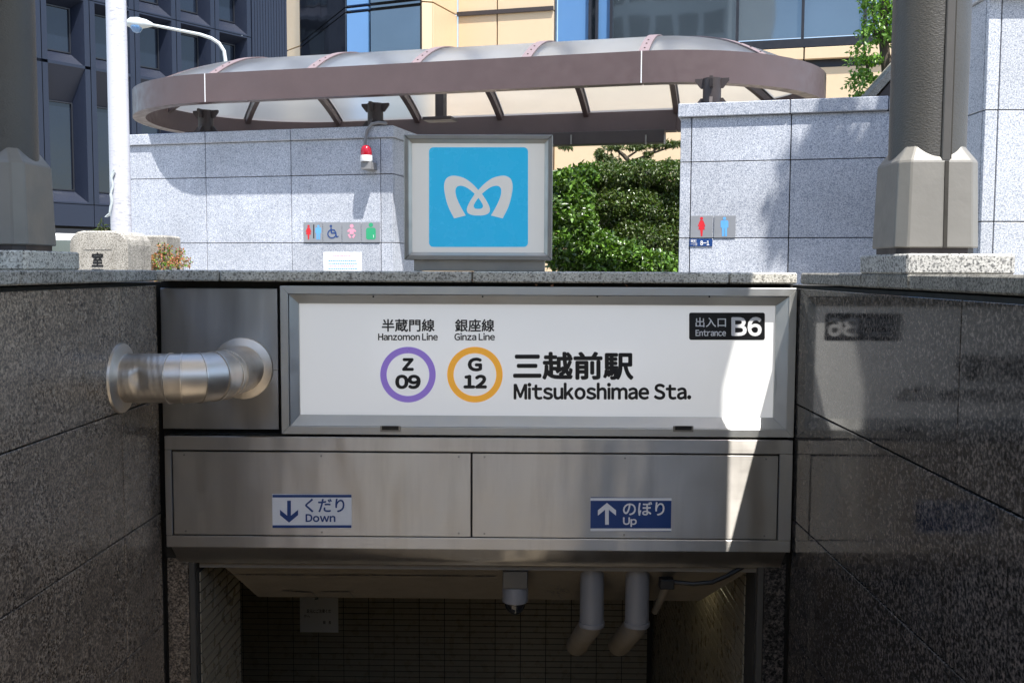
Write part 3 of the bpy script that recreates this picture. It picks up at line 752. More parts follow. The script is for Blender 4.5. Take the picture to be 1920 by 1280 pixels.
part('coping_stone', MB().box(x0 - .02, 3.4, YG - .05, YG + .63, gz[-1], gz[-1] + .12), m_blue2, t, .005)
part('coping_stone', MB().box(3.406, 6, YG - .05, YG + .63, gz[-1], gz[-1] + .12), m_blue2, t, .005)

# ---- pictogram plates
def woman(cx, cy, h): k = h / 40; return [circle(cx, cy - 17 * k, 3.3 * k, 20), [(cx - 3.5 * k, cy - 13 * k), (cx + 3.5 * k, cy - 13 * k), (cx + 8 * k, cy - 1 * k), (cx + 6 * k, cy), (cx + 3.6 * k, cy - 6 * k), (cx + 7 * k, cy + 6 * k), (cx + 2.8 * k, cy + 6 * k), (cx + 1.6 * k, cy + 20 * k), (cx - 1.6 * k, cy + 20 * k), (cx - 2.8 * k, cy + 6 * k), (cx - 7 * k, cy + 6 * k), (cx - 3.6 * k, cy - 6 * k), (cx - 6 * k, cy), (cx - 8 * k, cy - 1 * k)]]
def man(cx, cy, h): k = h / 40; return [circle(cx, cy - 17 * k, 3.3 * k, 20), [(cx - 6 * k, cy - 13 * k), (cx + 6 * k, cy - 13 * k), (cx + 8 * k, cy - 11 * k), (cx + 8 * k, cy + 2 * k), (cx + 5.4 * k, cy + 2 * k), (cx + 5 * k, cy + 20 * k), (cx + .7 * k, cy + 20 * k), (cx + .6 * k, cy + 4 * k), (cx - .6 * k, cy + 4 * k), (cx - .7 * k, cy + 20 * k), (cx - 5 * k, cy + 20 * k), (cx - 5.4 * k, cy + 2 * k), (cx - 8 * k, cy + 2 * k), (cx - 8 * k, cy - 11 * k)]]
def seg(p, q, w_): 
    (x1, y1), (x2, y2) = p, q; L = math.hypot(x2 - x1, y2 - y1); nx, ny = -(y2 - y1) / L * w_ / 2, (x2 - x1) / L * w_ / 2
    return [(x1 + nx, y1 + ny), (x2 + nx, y2 + ny), (x2 - nx, y2 - ny), (x1 - nx, y1 - ny)]
def plates(T, x0, x1, y0, y1, label, items, group):
    a, b = st(x0, y1, T), st(x1, y0, T)
    p_ = thing('pictogram_plate', label, 'sign', MF @ Vector((a[0], T, a[1])), TURN, group)
    part('plate', MB(MF).box(a[0] + .002, b[0] - .002, T - .008, T - .001, a[1], b[1]), m_plate, p_, .001)
    PP = turned_panel(T - .008)
    for i, (loops, mt) in enumerate(items):
        for j, L in enumerate(loops): PP.shape('pictogram', L if isinstance(L[0], list) else [L], mt, p_, .001 + .0002 * j)
PY0, PY1 = 416.5, 454.5; cy = 435.5
gp = 'four pictogram plates in a row on the left toilet wall'
plates(TL, 570, 605, PY0, PY1, 'grey plate with red woman and blue man, first of the four-plate row', [(woman(578.5, cy, 27), m_red), (man(597, cy, 27), m_lblue), ([[(587.3, 421), (589.3, 421), (589.3, 447), (587.3, 447)]], m_black)], gp)
plates(TL, 606, 641, PY0, PY1, 'grey plate with navy wheelchair symbol in the four-plate row', [([circle(620.5, 424, 2.3), seg((620.8, 427), (621.5, 437), 2.6), seg((621, 431), (628, 431), 1.8), seg((621, 437), (629, 437), 2.4), seg((629, 436.5), (631.5, 445), 2.4), seg((631, 444.5), (635, 443), 1.8), [[(x, y) for x, y in circle(622.5, 438.5, 8.6)], circle(622.5, 438.5, 6.6)]], m_navy)], gp)
plates(TL, 642, 677, PY0, PY1, 'grey plate with pink baby symbol in the four-plate row', [([circle(659.5, 424, 3.6), [(655, 429), (664, 429), (668, 433), (666.5, 435.5), (663, 434), (663.5, 439), (655.5, 439), (656, 434), (652.5, 435.5), (651, 433)], seg((653.5, 439.5), (657.5, 446), 3.4), seg((665.5, 439.5), (661.5, 446), 3.4)], m_pink)], gp)
plates(TL, 678, 713, PY0, PY1, 'grey plate with green ostomate figure, last of the four-plate row', [([circle(695.5, 421.8, 4.1), rrect(686.5, 704.5, 427, 449, 4)], m_green), ([seg((698, 443), (703, 443), 1.2), seg((700.5, 440.5), (700.5, 445.5), 1.2)], m_white)], gp)
gq = 'two pictogram plates on the right toilet wall'
plates(TRt, 1294, 1337, 404, 446, 'grey plate with a red woman figure beside the blue man plate', [(woman(1315.5, 425, 36), m_red)], gq)
plates(TRt, 1338, 1380, 404, 446, 'grey plate with a light blue man figure on the right toilet wall', [(man(1358.5, 425, 36), m_lblue)], gq)
a, b = st(1293, 462, TRt), st(1336, 448, TRt)
t = thing('address_plate', 'small navy street address plate reading 8-1 below the woman plate', 'sign', MF @ Vector((a[0], TRt, a[1])), TURN)
part('plate', MB(MF).box(a[0], b[0], TRt - .008, TRt - .001, a[1], b[1]), m_navy, t, .001)
PP = turned_panel(TRt - .008)
PP.text('8-1', 1313, 1330, 451, 460, m_white, t, .001, .4); PP.text('室町', 1295, 1306, 449, 454.5, m_white, t, .001, .1); PP.text('一丁目', 1295, 1307, 455.5, 460.5, m_white, t, .001, .05)
a, b = st(607, 512, TL), st(678, 472.5, TL)
t = thing('paper_notice', 'white paper notice with faint red and blue lines taped below the pictogram plates', 'notice', MF @ Vector((a[0], TL, a[1])), TURN)
part('sheet', MB(MF).box(a[0], b[0], TL - .004, TL - .001, a[1], b[1]), m_white, t)
PP = turned_panel(TL - .004)
for y, mt, x0_, x1_ in ((480, m_pink, 625, 658), (489, m_lblue, 616, 667), (494, m_lblue, 616, 669), (499, m_pink, 616, 664), (504, m_lblue, 616, 668)):
    x = x0_
    while x < x1_: q = rnd.uniform(1.5, 3.5); PP.shape('print_line', [[(x, y - 1), (x + q, y - 1), (x + q, y + 1), (x, y + 1)]], mt, t, .001); x += q + 1.2

# ---- red beacon with conduit
s_, z_ = st(697, 300, TL)
t = thing('warning_beacon', 'red and white warning beacon on a bracket high on the left toilet wall', 'beacon', MF @ Vector((s_, TL, z_)), TURN)
cB = MF @ Vector((s_, TL - .12, 0))
zz = lambda py: EYE.z + (st(697, py, TL - .12)[1] - EYE.z)
m_beac = paint('red_beacon_lens', (.32, .008, .02), .12, 0, .3, vs_=60)
prof = [(.049, zz(291)), (.05, zz(285)), (.046, zz(279)), (.034, zz(274)), (.014, zz(272))]
part('lens', MB().lathe((cB.x, cB.y, 0), prof, 28), m_beac, t, 0, 60)
part('beacon_base', MB().lathe((cB.x, cB.y, 0), [(.05, zz(303)), (.054, zz(300)), (.052, zz(291.3)), (.044, zz(291.2))], 28), m_white, t, 0, 40)
part('bracket', MB(MF).box(s_ - .04, s_ + .05, TL - .15, TL - .002, zz(318), zz(303.5)), m_pvc, t, .004)
part('conduit', MB(MF).tube([(st(px, py, TL - .05)[0], TL - .05, st(px, py, TL - .05)[1]) for px, py in ((725, 232), (710, 230), (697, 233), (688, 245), (684.5, 265), (683.5, 290), (683.5, 306))], .014, 10), m_pvc, t, 0, 60)

# ================================================================== canopy
TF = 8.27 * NV.y
ZB, ZTp = 2.625, 2.875
sA, sB = st(387, 180, TF)[0], st(1203, 140, TF)[0]; RC = 1.44
def ring_pt(u, off=0.0):
    """u in [0,4): front straight, right curve, back straight, left curve; off = outward"""
    k = int(u) % 4; f = u - int(u); r_ = RC + off; cT = TF + RC
    if k == 0: return (sA + (sB - sA) * f, TF - off)
    if k == 1: a_ = -math.pi / 2 + math.pi * f; return (sB + r_ * math.cos(a_), cT + r_ * math.sin(a_))
    if k == 2: return (sB + (sA - sB) * f, TF + 2 * RC + off)
    a_ = math.pi / 2 + math.pi * f; return (sA + r_ * math.cos(a_), cT + r_ * math.sin(a_))
cn = thing('canopy', 'long brown steel canopy with rounded ends and frosted vaulted roof above the toilet walls', 'canopy', MF @ Vector((sA, TF, ZB)), TURN)
def ringseg(u0, u1, n, o0, o1, z0, z1):
    rs = []
    for i in range(n + 1):
        u = u0 + (u1 - u0) * i / n; u = min(u, math.floor(u0) + .99999)
        a_, b_ = ring_pt(u, o0), ring_pt(u, o1); rs.append([(*a_, z0), (*b_, z0), (*b_, z1), (*a_, z1)])
    return MB(MF).loft(rs)
for k in range(4):
    n = 1 if k in (0, 2) else 28; e = .0006 if k in (0, 2) else .0012
    part('fascia', ringseg(k + e, k + 1 - e, n, -.015, .02, ZB, ZTp), m_brown, cn, 0, 30)
    part('bottom_flange', ringseg(k + e, k + 1 - e, n, -.10, -.0152, ZB + .002, ZB + .022), m_brown, cn, 0, 30)
    part('inner_channel', ringseg(k + e, k + 1 - e, n, -.10, -.085, ZB + .0225, ZTp - .03), m_brown, cn, 0, 30)
for u in (.0, 1.0): 
    p = ring_pt(u, .0215); part('joint_cover', MB(MF).box(p[0] - .004, p[0] + .004, p[1] - .002, p[1] + .001, ZB, ZTp), m_white, cn)
RISE = .385
def vault(u, rho):
    """rho 1 at the rim, 0 at the spine"""
    k = int(u) % 4; f = u - int(u); x, y = ring_pt(u, -.05); cT = TF + RC
    if k == 0: c0 = (sA + (sB - sA) * f, cT)
    elif k == 1: c0 = (sB, cT)
    elif k == 2: c0 = (sB + (sA - sB) * f, cT)
    else: c0 = (sA, cT)
    return (c0[0] + (x - c0[0]) * rho, c0[1] + (y - c0[1]) * rho, ZTp - .02 + RISE * (1 - rho ** 2.2))
NB = 4
rhos = [1 - i / 12 for i in range(12)] + [0.0]
def spineline(f, o=0): # arc front -> back at front parameter f
    a_ = [vault(f, r_) for r_ in rhos]; b_ = [vault(3 - f - 1e-9 if f else 2.99999, r_) for r_ in rhos][::-1]
    return [Vector(p) for p in a_ + b_[1:]]
for i in range(NB):
    f0, f1 = i / NB + 1e-6, (i + 1) / NB - 1e-6; A_ = spineline(f0); B_ = spineline(f1); m = MB(MF)
    m.loft([[p for p in A_], [p for p in B_]], False, False); part('roof_panel', m, m_poly, cn, 0, 60)
for k in (1, 3):
    for h in range(4):
        m = MB(MF); rs = []
        for i in range(9):
            f = (h + i / 8) / 4; u = k + min(max(f, 1e-5), .99999); rs.append([vault(u, r_) for r_ in rhos[:-1]] + [vault(u, .02)])
        m.loft(rs, False, False); part('roof_panel', m, m_poly, cn, 0, 60)
def rib(pts, wdir):
    wv = Vector(wdir) * .027; m = MB(MF); rings = []
    for p in pts: rings.append([p - wv + Vector((0, 0, -.012)), p + wv + Vector((0, 0, -.012)), p + wv + Vector((0, 0, -.085)), p - wv + Vector((0, 0, -.085))])
    m.loft(rings); part('rib', m, m_brown, cn, 0, 30)
    m = MB(MF); rings = []; wv = Vector(wdir) * .04
    for p in pts: rings.append([p - wv + Vector((0, 0, .004)), p + wv + Vector((0, 0, .004)), p + wv + Vector((0, 0, .014)), p - wv + Vector((0, 0, .014))])
    fl = part('cap_strip', MB(MF).loft([[q for q in r_] for r_ in rings]), m_flange, cn, 0, 30)
    for p in (pts[1], pts[2], pts[3]): part('bolt', MB(MF).lathe(p + Vector((0, 0, .014)), [(.008, 0), (.008, .005)], 6), m_brown, fl)
for i in range(NB + 1): rib(spineline(min(max(i / NB, 1e-6), 1 - 1e-6)), (1, 0, 0))
for k in (1, 3):
    for h in (1, 2, 3):
        u = k + h / 4; pts = [Vector(vault(u, r_)) for r_ in rhos[:-1]] + [Vector(vault(u, .03))]
        d = (pts[0] - pts[-1]).normalized(); rib(pts, (-d.y, d.x, 0))
# back gutter beam with bolts hanging under the rear rail
part('rear_beam', MB(MF).box(sA + .2, sB - .1, TF + 2 * RC - .30, TF + 2 * RC - .14, ZB - .14, ZB - .005), m_darkbrown, cn, .004)
for px in (1071, 1211, 1246):
    s_, z_ = st(px, 262, TF + 2 * RC - .31)
    part('hanger_bolt', MB(MF).tube([(s_, TF + 2 * RC - .31, z_ + .05), (s_, TF + 2 * RC - .31, z_ - .05)], .009, 8), m_frame, cn)
# stub posts with gussets
def stub(px, T, zb):
    s_ = st(px, 220, T)[0]
    p_ = part('stub_post', MB(MF).tube([(s_, T, zb), (s_, T, ZB)], .07, 20), m_darkbrown, cn, 0, 40)
    for z0, z1, k in ((zb, zb + .07, 1), (ZB - .07, ZB, -1)):
        for d in ((1, 0), (-1, 0), (0, 1), (0, -1)):
            q = [(.06, 0), (.13, 0), (.13, .02), (.085, .075), (.06, .075)]; w_ = .012
            m = MB(MF); zc_ = z0 if k > 0 else z1
            m.loft([[(s_ + d[0] * a_ + d[1] * sd * w_, T + d[1] * a_ + d[0] * sd * w_, zc_ + k * h_) for a_, h_ in q] for sd in (-1, 1)])
            part('gusset', m, m_darkbrown, p_)
    part('foot_plate', MB(MF).box(s_ - .15, s_ + .15, T - .13, T + .13, zb, zb + .012), m_darkbrown, p_, .003)
stub(386, TL + .15, ZT); stub(704, TL + .15, ZT); stub(1334, TRt + .24, ZT)
s_ = st(825, 243, TF + .9)[0]
t = thing('ceiling_lamp', 'small dark lamp fitting hanging under the canopy above the logo sign', 'lamp', MF @ Vector((s_, TF + .9, ZB)), TURN)
part('lamp_body', MB(MF).box(s_ - .14, s_ + .14, TF + .8, TF + 1.0, ZB - .10, ZB - .07), m_darkbrown, t, .004)
part('lamp_stem', MB(MF).box(s_ - .03, s_ + .05, TF + .85, TF + .95, ZB - .07, ZB + .24), m_darkbrown, t)

# ================================================================== left street things
# white pole
Yp = 7.6; a0 = at(222, 200, Yp)
t = thing('white_pole', 'tall scuffed white pole standing left of the granite wall', 'pole', (a0.x, Yp, 0))
def scuffed():
    m, t_, b_ = M('scuffed_white_paint'); q = pos(t_, (14, 14, 90)); f = noise(t_, q, 1.2, 6, .75); msk = noise(t_, pos(t_, (3, 3, .5)), 1.0, 3)
    c = mixc(t_, (.56, .56, .60), (.2, .2, .24), mixc(t_, g3(0), ramp(t_, f, [(.53, g3(0)), (.62, g3(1))]), ramp(t_, msk, [(.36, g3(0)), (.55, g3(.9))])))
    t_.links.new(c, b_.inputs['Base Color']); b_.inputs['Roughness'].default_value = .35; return m
part('pole', MB().tube([(a0.x, Yp, 0), (a0.x, Yp, 8)], [.078, .066], 32), scuffed(), t, 0, 50)
pts = []
for i, (dx, py) in enumerate(((-3, 322), (-9, 335), (-6, 350), (-10, 362), (-7, 375), (-11, 388), (-12, 400), (-20, 407), (-13, 404), (-8, 380), (-11, 365), (-6, 345), (-10, 330), (-5, 318))): p = at(218 + dx, py, Yp - .085); pts.append(p)
t2 = thing('tied_cord', 'white cord knotted around the white pole', 'cord', pts[0])
part('cord', MB().tube(pts, .008, 6), m_pole, t2, 0, 60)
# old bridge post with inscription
Y0 = 6.4; a, b = at(131, 506, Y0), at(238, 433, Y0); dp = .36
t = thing('stone_post', 'weathered round-topped stone post with the carved black characters 室町', 'stone post', ((a.x + b.x) / 2, Y0 + .15, 0))
r_ = .09; pr = [(a.x, 0.0), (b.x, 0.0), (b.x, b.z - r_)] + [(b.x - r_ + r_ * math.cos(q), b.z - r_ + r_ * math.sin(q)) for q in (math.pi / 8, math.pi / 4, math.pi * 3 / 8, math.pi / 2)] + [(a.x + r_ - r_ * math.cos(q), b.z - r_ + r_ * math.sin(q)) for q in (math.pi / 2, math.pi * 3 / 8, math.pi / 4, math.pi / 8)] + [(a.x, b.z - r_)]
mt = Matrix.Translation((a.x, Y0, 0)) @ Matrix.Rotation(R(-0), 4, 'Z') @ Matrix.Translation((-a.x, -Y0, 0))
part('post_body', MB(mt).loft([[(x, Y0, z) for x, z in pr], [(x + .02, Y0 + dp, z) for x, z in pr]]), m_stone, t, .008)
PP = face_panel(Y0)
PP.text('室', 172, 194, 473, 500, m_black, t, .002, .7); PP.text('町', 172, 194, 504, 531, m_black, t, .002, .7)
PP.shape('carved_border', [rrect(155, 212, 466, 560, 2), rrect(157, 210, 468, 558, 2)], m_stone, t, .003)
a, b = at(272, 506, Y0 + .5), at(311, 441, Y0 + .5)
t = thing('stone_block', 'low plain stone block standing behind the inscribed stone post', 'stone block', ((a.x + b.x) / 2, Y0 + .6, 0))
part('block', MB().box(a.x - .15, b.x, Y0 + .5, Y0 + .8, 0, b.z), m_stone, t, .012)
0 and part('cap', MB().box(a.x - .16, b.x + .01, Y0 + .49, Y0 + .81, b.z + .001, b.z + .03), m_stone, t, .008)

# azalea
def shrub(name, label, cat, base, blobs, n, size, mats, seed, aspect=.5, trunk=True, split=1, group=None, shell=.5, up=.5):
    t = thing(name, label, cat, base, 0, group)
    for i, m_ in enumerate(mats):
        pts = blob_points(blobs, n // len(mats), seed + i, shell); me = leaf_mesh('foliage', pts, size, seed + 10 + i, aspect, .2, up); link('foliage', me, m_, t)
    if trunk:
        g_ = random.Random(seed)
        for b_ in blobs:
            p0 = Vector(base) + Vector((g_.uniform(-.03, .03), g_.uniform(-.03, .03), 0)); p1 = Vector(b_[:3]) + Vector((0, 0, b_[5] * .5))
            mid = p0.lerp(p1, .5) + Vector((g_.uniform(-.08, .08), g_.uniform(-.08, .08), 0))
            part('branch', MB().tube([p0, mid, p1], [.022, .014, .005], 7), m_leafwood, t, 0, 60)
    return t
def blob(px, py, Y, rpx, rpz, ry):
    p = at(px, py, Y); k = Y / F_PX; return (p.x, p.y, p.z, rpx * k, ry, rpz * k)
bz = at(305, 500, 6.9)
shrub('azalea', 'small red-tipped azalea bush in front of the granite wall beside the stone post', 'shrub', (bz.x, 6.9, 0),
      [blob(275, 492, 6.9, 24, 14, .12), blob(305, 488, 6.9, 26, 16, .14), blob(335, 492, 6.9, 22, 13, .12), blob(308, 466, 6.9, 14, 12, .06), blob(338, 474, 6.9, 8, 10, .05), blob(300, 530, 6.9, 50, 28, .2)], 3400, .02, [m_leafr, m_leafr, m_leaf3], 5)
bz = at(190, 425, 7.3)
shrub('weed_tuft', 'tuft of thin green grass growing at the foot of the white pole', 'plant', (bz.x, 7.3, 1.2), [blob(190, 428, 7.3, 9, 5, .05), blob(198, 432, 7.3, 8, 4, .05)], 50, .07, [m_leaf2], 9, .07, True)

# ---- hedge in the gap
def vine(px, py, Y): return at(px, py, Y)
bl = [blob(1060, 345, 12.3, 36, 28, .4), blob(1100, 330, 12.5, 30, 22, .35), blob(1045, 400, 12.2, 34, 40, .4), blob(1085, 420, 12.1, 36, 44, .4), blob(1060, 470, 12.0, 45, 40, .4), blob(1120, 470, 12.0, 40, 40, .4), blob(1170, 480, 11.9, 40, 30, .35), blob(1140, 500, 11.9, 70, 30, .4), blob(1230, 500, 11.9, 45, 30, .4), blob(1075, 370, 12.2, 40, 30, .3)]
shrub('camellia_bush', 'glossy broad-leaved camellia bush between logo sign and right granite wall', 'shrub', (at(1080, 500, 12.1).x, 12.1, 0), bl, 15000, .08, [m_leaf1, m_leaf1, m_leaf1, m_leaf3], 21, .5)
bl = [blob(1150, 330, 12.6, 46, 28, .4), blob(1205, 325, 12.7, 42, 26, .4), blob(1255, 330, 12.8, 34, 30, .4), blob(1140, 385, 12.5, 45, 36, .4), blob(1190, 385, 12.6, 46, 34, .4), blob(1180, 440, 12.5, 50, 36, .4), blob(1250, 370, 12.9, 32, 26, .3), blob(1105, 318, 12.6, 16, 10, .2), blob(1235, 450, 12.8, 36, 40, .4), blob(1270, 440, 12.9, 26, 60, .4), blob(1285, 360, 12.9, 20, 30, .3), blob(1190, 400, 13.0, 80, 85, .3), blob(1165, 355, 12.8, 50, 36, .3), blob(1225, 400, 12.8, 50, 50, .3)]
shrub('fine_leaved_shrub', 'dense small-leaved dark shrub under the canopy beside the right granite wall', 'shrub', (at(1190, 500, 12.7).x, 12.7, 0), bl, 56000, .045, [m_leaf2, m_leaf2, m_leaf1], 33, .55)
# bare-branched pine on top of it
t = thing('wild_branches', 'dark gnarled branches with sparse tufts rising above the hedge below the canopy', 'tree', (at(1180, 310, 12.9).x, 12.9, 0))
def limb(seq, r0, r1): n = len(seq); part('limb', MB().tube([at(x, y, 12.9) for x, y in seq], [r0 + (r1 - r0) * i / (n - 1) for i in range(n)], 8), m_leafwood, t, 0, 60)
limb([(1178, 420), (1180, 350), (1182, 306), (1170, 292), (1158, 282), (1150, 272)], .05, .012)
limb([(1182, 304), (1200, 298), (1222, 288), (1232, 276), (1236, 268)], .028, .01)
limb([(1222, 288), (1245, 280), (1268, 274)], .014, .006); limb([(1175, 296), (1192, 285), (1205, 270)], .016, .006); limb([(1146, 310), (1146, 285), (1147, 268)], .012, .006)
pts = blob_points([blob(x, y, 12.9, a_, b_, .15) for x, y, a_, b_ in ((1150, 276, 20, 5), (1195, 276, 22, 6), (1235, 272, 26, 5), (1262, 270, 18, 6), (1125, 288, 10, 8), (1135, 300, 20, 10), (1215, 290, 8, 4), (1060, 275, 14, 4))], 2600, 44, .2)
link('foliage', leaf_mesh('foliage', pts, .05, 45, .4), m_leaf2, t)

# tree at the upper right behind the column
t = thing('street_tree', 'bright green young tree showing left of the sunlit column at the top right', 'tree', (at(1665, 190, 9.6).x, 9.6, 0))
def limb2(seq, r0, r1, Y=9.6): n = len(seq); part('limb', MB().tube([at(x, y, Y) for x, y in seq], [r0 + (r1 - r0) * i / (n - 1) for i in range(n)], 8), m_leafwood, t, 0, 60)
limb2([(1690, 500), (1680, 300), (1668, 180), (1655, 60), (1665, -60), (1670, -200)], .07, .03)
limb2([(1668, 190), (1645, 158), (1628, 135), (1622, 105), (1618, 60)], .022, .008); limb2([(1640, 152), (1618, 140), (1605, 150)], .01, .004); limb2([(1660, 100), (1640, 60), (1635, 10)], .02, .006)
B2 = [(1655, 20, 34, 22), (1640, 50, 26, 16), (1660, 72, 26, 16), (1622, 62, 16, 6), (1612, 90, 18, 6), (1610, 112, 22, 10), (1630, 115, 20, 12), (1615, 140, 20, 12), (1600, 160, 18, 6), (1612, 175, 16, 10), (1635, 150, 16, 9), (1625, 5, 16, 10), (1690, 40, 30, 40), (1690, -60, 70, 60), (1650, -40, 50, 30), (1720, 40, 60, 60), (1760, -40, 60, 60)]
pts = blob_points([blob(x, y, 9.6, a_, b_, .25) for x, y, a_, b_ in B2], 5200, 51, .1)
link('foliage', leaf_mesh('foliage', pts, .05, 52, .55), m_leaf3, t)
# tree whose shade falls on the right wall: grows behind the pier wall
t = thing('shade_tree', 'leafy tree behind the right granite pier wall whose shade falls on the toilet wall', 'tree', (4.15, 6.25, 0))
part('trunk', MB().tube([(4.15, 6.25, 0), (4.2, 6.1, 2.5), (4.1, 5.8, 5), (4.05, 5.6, 6.4)], [.13, .11, .07, .03], 12), m_leafwood, t, 0, 60)
g_ = np.random.default_rng(3)
bb = [(4.5, 5.65, 6.3, 1.0, .9, 1.1), (3.95, 5.6, 5.7, .6, .6, .6), (4.0, 5.7, 6.6, .5, .5, .5), (3.75, 7.7, 6.3, .45, .4, .5), (4.9, 5.7, 6.0, .9, .8, .9)] + [(3.15 + g_.uniform(0, 1.2), 5.6 + g_.uniform(-.5, .5), 4.9 + g_.uniform(0, 2.4), .22, .2, .14) for _ in range(16)]
link('foliage', leaf_mesh('foliage', blob_points(bb, 42000, 61, .1), .12, 62, .5), m_leaf3, t)

# sloping stone stringer at upper right
t = thing('stair_parapet', 'sloping stone parapet edge of a raised stair behind the right granite wall', 'parapet', at(1640, 180, 9.0))
A_, B_ = at(1608, 200, 9.2), at(1672, 128, 9.2); C_ = B_ + (B_ - A_) * 1.2
part('sloping_cap', MB().loft([[A_, A_ + Vector((0, .3, 0)), A_ + Vector((0, .3, -.09)), A_ + Vector((0, 0, -.09))], [C_, C_ + Vector((0, .3, 0)), C_ + Vector((0, .3, -.09)), C_ + Vector((0, 0, -.09))]]), m_stone, t)
part('panel_wall', MB().loft([[A_ + Vector((.03, .02, -.1)), A_ + Vector((.03, .28, -.1)), Vector((A_.x + .03, A_.y + .28, .0)), Vector((A_.x + .03, A_.y + .02, .0))], [C_ + Vector((0, .02, -.1)), C_ + Vector((0, .28, -.1)), Vector((C_.x, C_.y + .28, .0)), Vector((C_.x, C_.y + .02, .0))]]), m_darkbrown, t)

# ---- street lamp beyond
Yl = 17.0
t = thing('street_lamp', 'pale curved street lamp arching from behind the canopy toward the white pole', 'street lamp', (at(423, 300, Yl).x, Yl, 0))
arm = [at(x, y, Yl) for x, y in ((423, 330), (424, 200), (423, 115), (420, 96), (411, 82), (396, 72), (375, 65), (340, 58), (300, 50), (285, 47))]
part('arm', MB().tube([Vector((arm[0].x, Yl, 0))] + arm, [.06, .04, .034, .032, .03, .03, .028, .027, .025, .024, .022], 12), m_pole, t, 0, 60)
hd = [at(x, y, Yl) for x, y in ((286, 47), (274, 45), (258, 44), (246, 43), (238, 44))]
part('lamp_head', MB().tube(hd, [.03, .07, .10, .09, .05], 16), m_pole, t, 0, 60)
c = at(256, 50, Yl); part('lamp_glass', MB().lathe((c.x, Yl, c.z), [(.10, .0), (.10, -.03), (.06, -.09), (.01, -.11)], 16), m_glassb, t, 0, 60)

# ================================================================== dark blue building
bA = Vector((-18.4, 40, 0)); bu = Vector((.592, .806, 0)).normalized(); bn = Vector((bu.y, -bu.x, 0))   # bn points out to the viewer's side
if bn.y > 0: bn = -bn
MBu = Matrix(((bu.x, -bn.x, 0, bA.x), (bu.y, -bn.y, 0, bA.y), (0, 0, 1, 0), (0, 0, 0, 1)))   # local: q along, depth inward, z
bb_ = thing('office_building', 'dark blue metal-clad office building with deep slanted window bays at the left', 'building', bA, math.atan2(bu.y, bu.x))
PIT = 2.02; FLR = 2.79; zS = 9.76
def winmod(w2, zh, gb, gt, gl, gr, sill, depth=.62):
    """funnel-shaped bay: outer opening (0..w2, 0..zh), glass (gl..gr, gb..gt) at depth"""
    m = MB(); O = [(0.22, .06), (w2 - .22, .06), (w2 - .22, zh - .06), (0.22, zh - .06)]; I = [(gl, gb), (gr, gb), (gr, gt), (gl, gt)]
    C = [(0, 0), (w2, 0), (w2, zh), (0, zh)]
    for i in range(4):
        j = (i + 1) % 4
        m.poly([(C[i][0], -.0, C[i][1]), (C[j][0], -.0, C[j][1]), (O[j][0], 0, O[j][1]), (O[i][0], 0, O[i][1])])
        m.poly([(O[i][0], 0, O[i][1]), (O[j][0], 0, O[j][1]), (I[j][0], depth, I[j][1]), (I[i][0], depth, I[i][1])])
    return m
fun = winmod(PIT - .03, FLR - .03, .62, 2.42, .42, 1.5, 0).mesh('window_bay'); fun.materials.append(m_navyb)
fung = winmod(PIT - .03, 2 * FLR - .03, .55, 4.1, .42, 1.5, 0).mesh('window_bay'); fung.materials.append(m_navyb)
def frame_mesh(x0, x1, z0, z1, w_, y0, y1):
    m = MB(); m.box(x0, x0 + w_, y0, y1, z0, z1); m.box(x1 - w_, x1, y0, y1, z0, z1); m.box(x0 + w_, x1 - w_, y0, y1, z0, z0 + w_); m.box(x0 + w_, x1 - w_, y0, y1, z1 - w_, z1); return m
fr1 = frame_mesh(.42, 1.5, .62, 2.42, .05, .56, .66).mesh('window_frame'); fr1.materials.append(m_navyd)
fr2 = frame_mesh(.42, 1.5, .55, 4.1, .05, .56, .66).mesh('window_frame'); fr2.materials.append(m_navyd)
gl1 = MB().box(.46, 1.46, .63, .65, .66, 2.38).mesh('pane'); gl1.materials.append(m_glassn)
gl2 = MB().box(.46, 1.46, .63, .65, .60, 4.06).mesh('pane'); gl2.materials.append(m_glassn)
z_rows = [(zS - .62 - 2 * FLR - 0.0, True)] + [(zS - .62 + FLR * k, False) for k in range(0, 4)]
z_rows[0] = (4.26 - .55, True)
for i in range(-3, 4 + 1):
    for z_, tall in z_rows:
        Mx = MBu @ Matrix.Translation((i * PIT - .95, 0, z_))
        if tall and z_ + 2 * FLR > zS - .62: pass
        w_ = inst('window_bay', fung if tall else fun, bb_, Mx)
        WM[w_.name] = Mx
        inst('window_frame', fr2 if tall else fr1, w_, Mx); inst('pane', gl2 if tall else gl1, w_, Mx)
    part('spandrel', MB(MBu).box(i * PIT - .95, i * PIT - .98 + PIT, 0, .1, 4.26 - .55 - .9, 4.26 - .58), m_navyb, bb_)
    part('spandrel', MB(MBu).box(i * PIT - .95, i * PIT - .98 + PIT, .0, .12, 0, 2.7), m_navyd, bb_)
part('wall', MB(MBu).box(-3 * PIT - 1, 4.05 * PIT + .99, .75, 12, 0, 24), m_navyd, bb_)
q0 = 5 * PIT - .93
qe = 13.4
n_ = 26
for k in range(n_):
    w_ = (qe - q0 - 0) / n_; part('cladding_strip', MB(MBu).box(q0 + k * w_, q0 + (k + .86) * w_, -.03 + .0, .12, 0, 24), m_navyb, bb_, .01)
part('stair_tower', MB(MBu).box(q0, qe, .13, .7, 0, 24), m_navyd, bb_)

# pale building glimpsed between
p0 = at(520, 60, 75); 
t = thing('pale_building', 'pale building with thin dark lines glimpsed between the dark blue and beige ones', 'building', (p0.x, 75, 0))
part('wall', MB().box(p0.x - 4, p0.x + 9, 75, 80, 0, 40), m_pale, t)
for k in range(26): part('joint_band', MB().box(p0.x - 4, p0.x + 9, 74.9, 75.02, 1.4 * k + .4, 1.4 * k + .5), m_navyd, t)
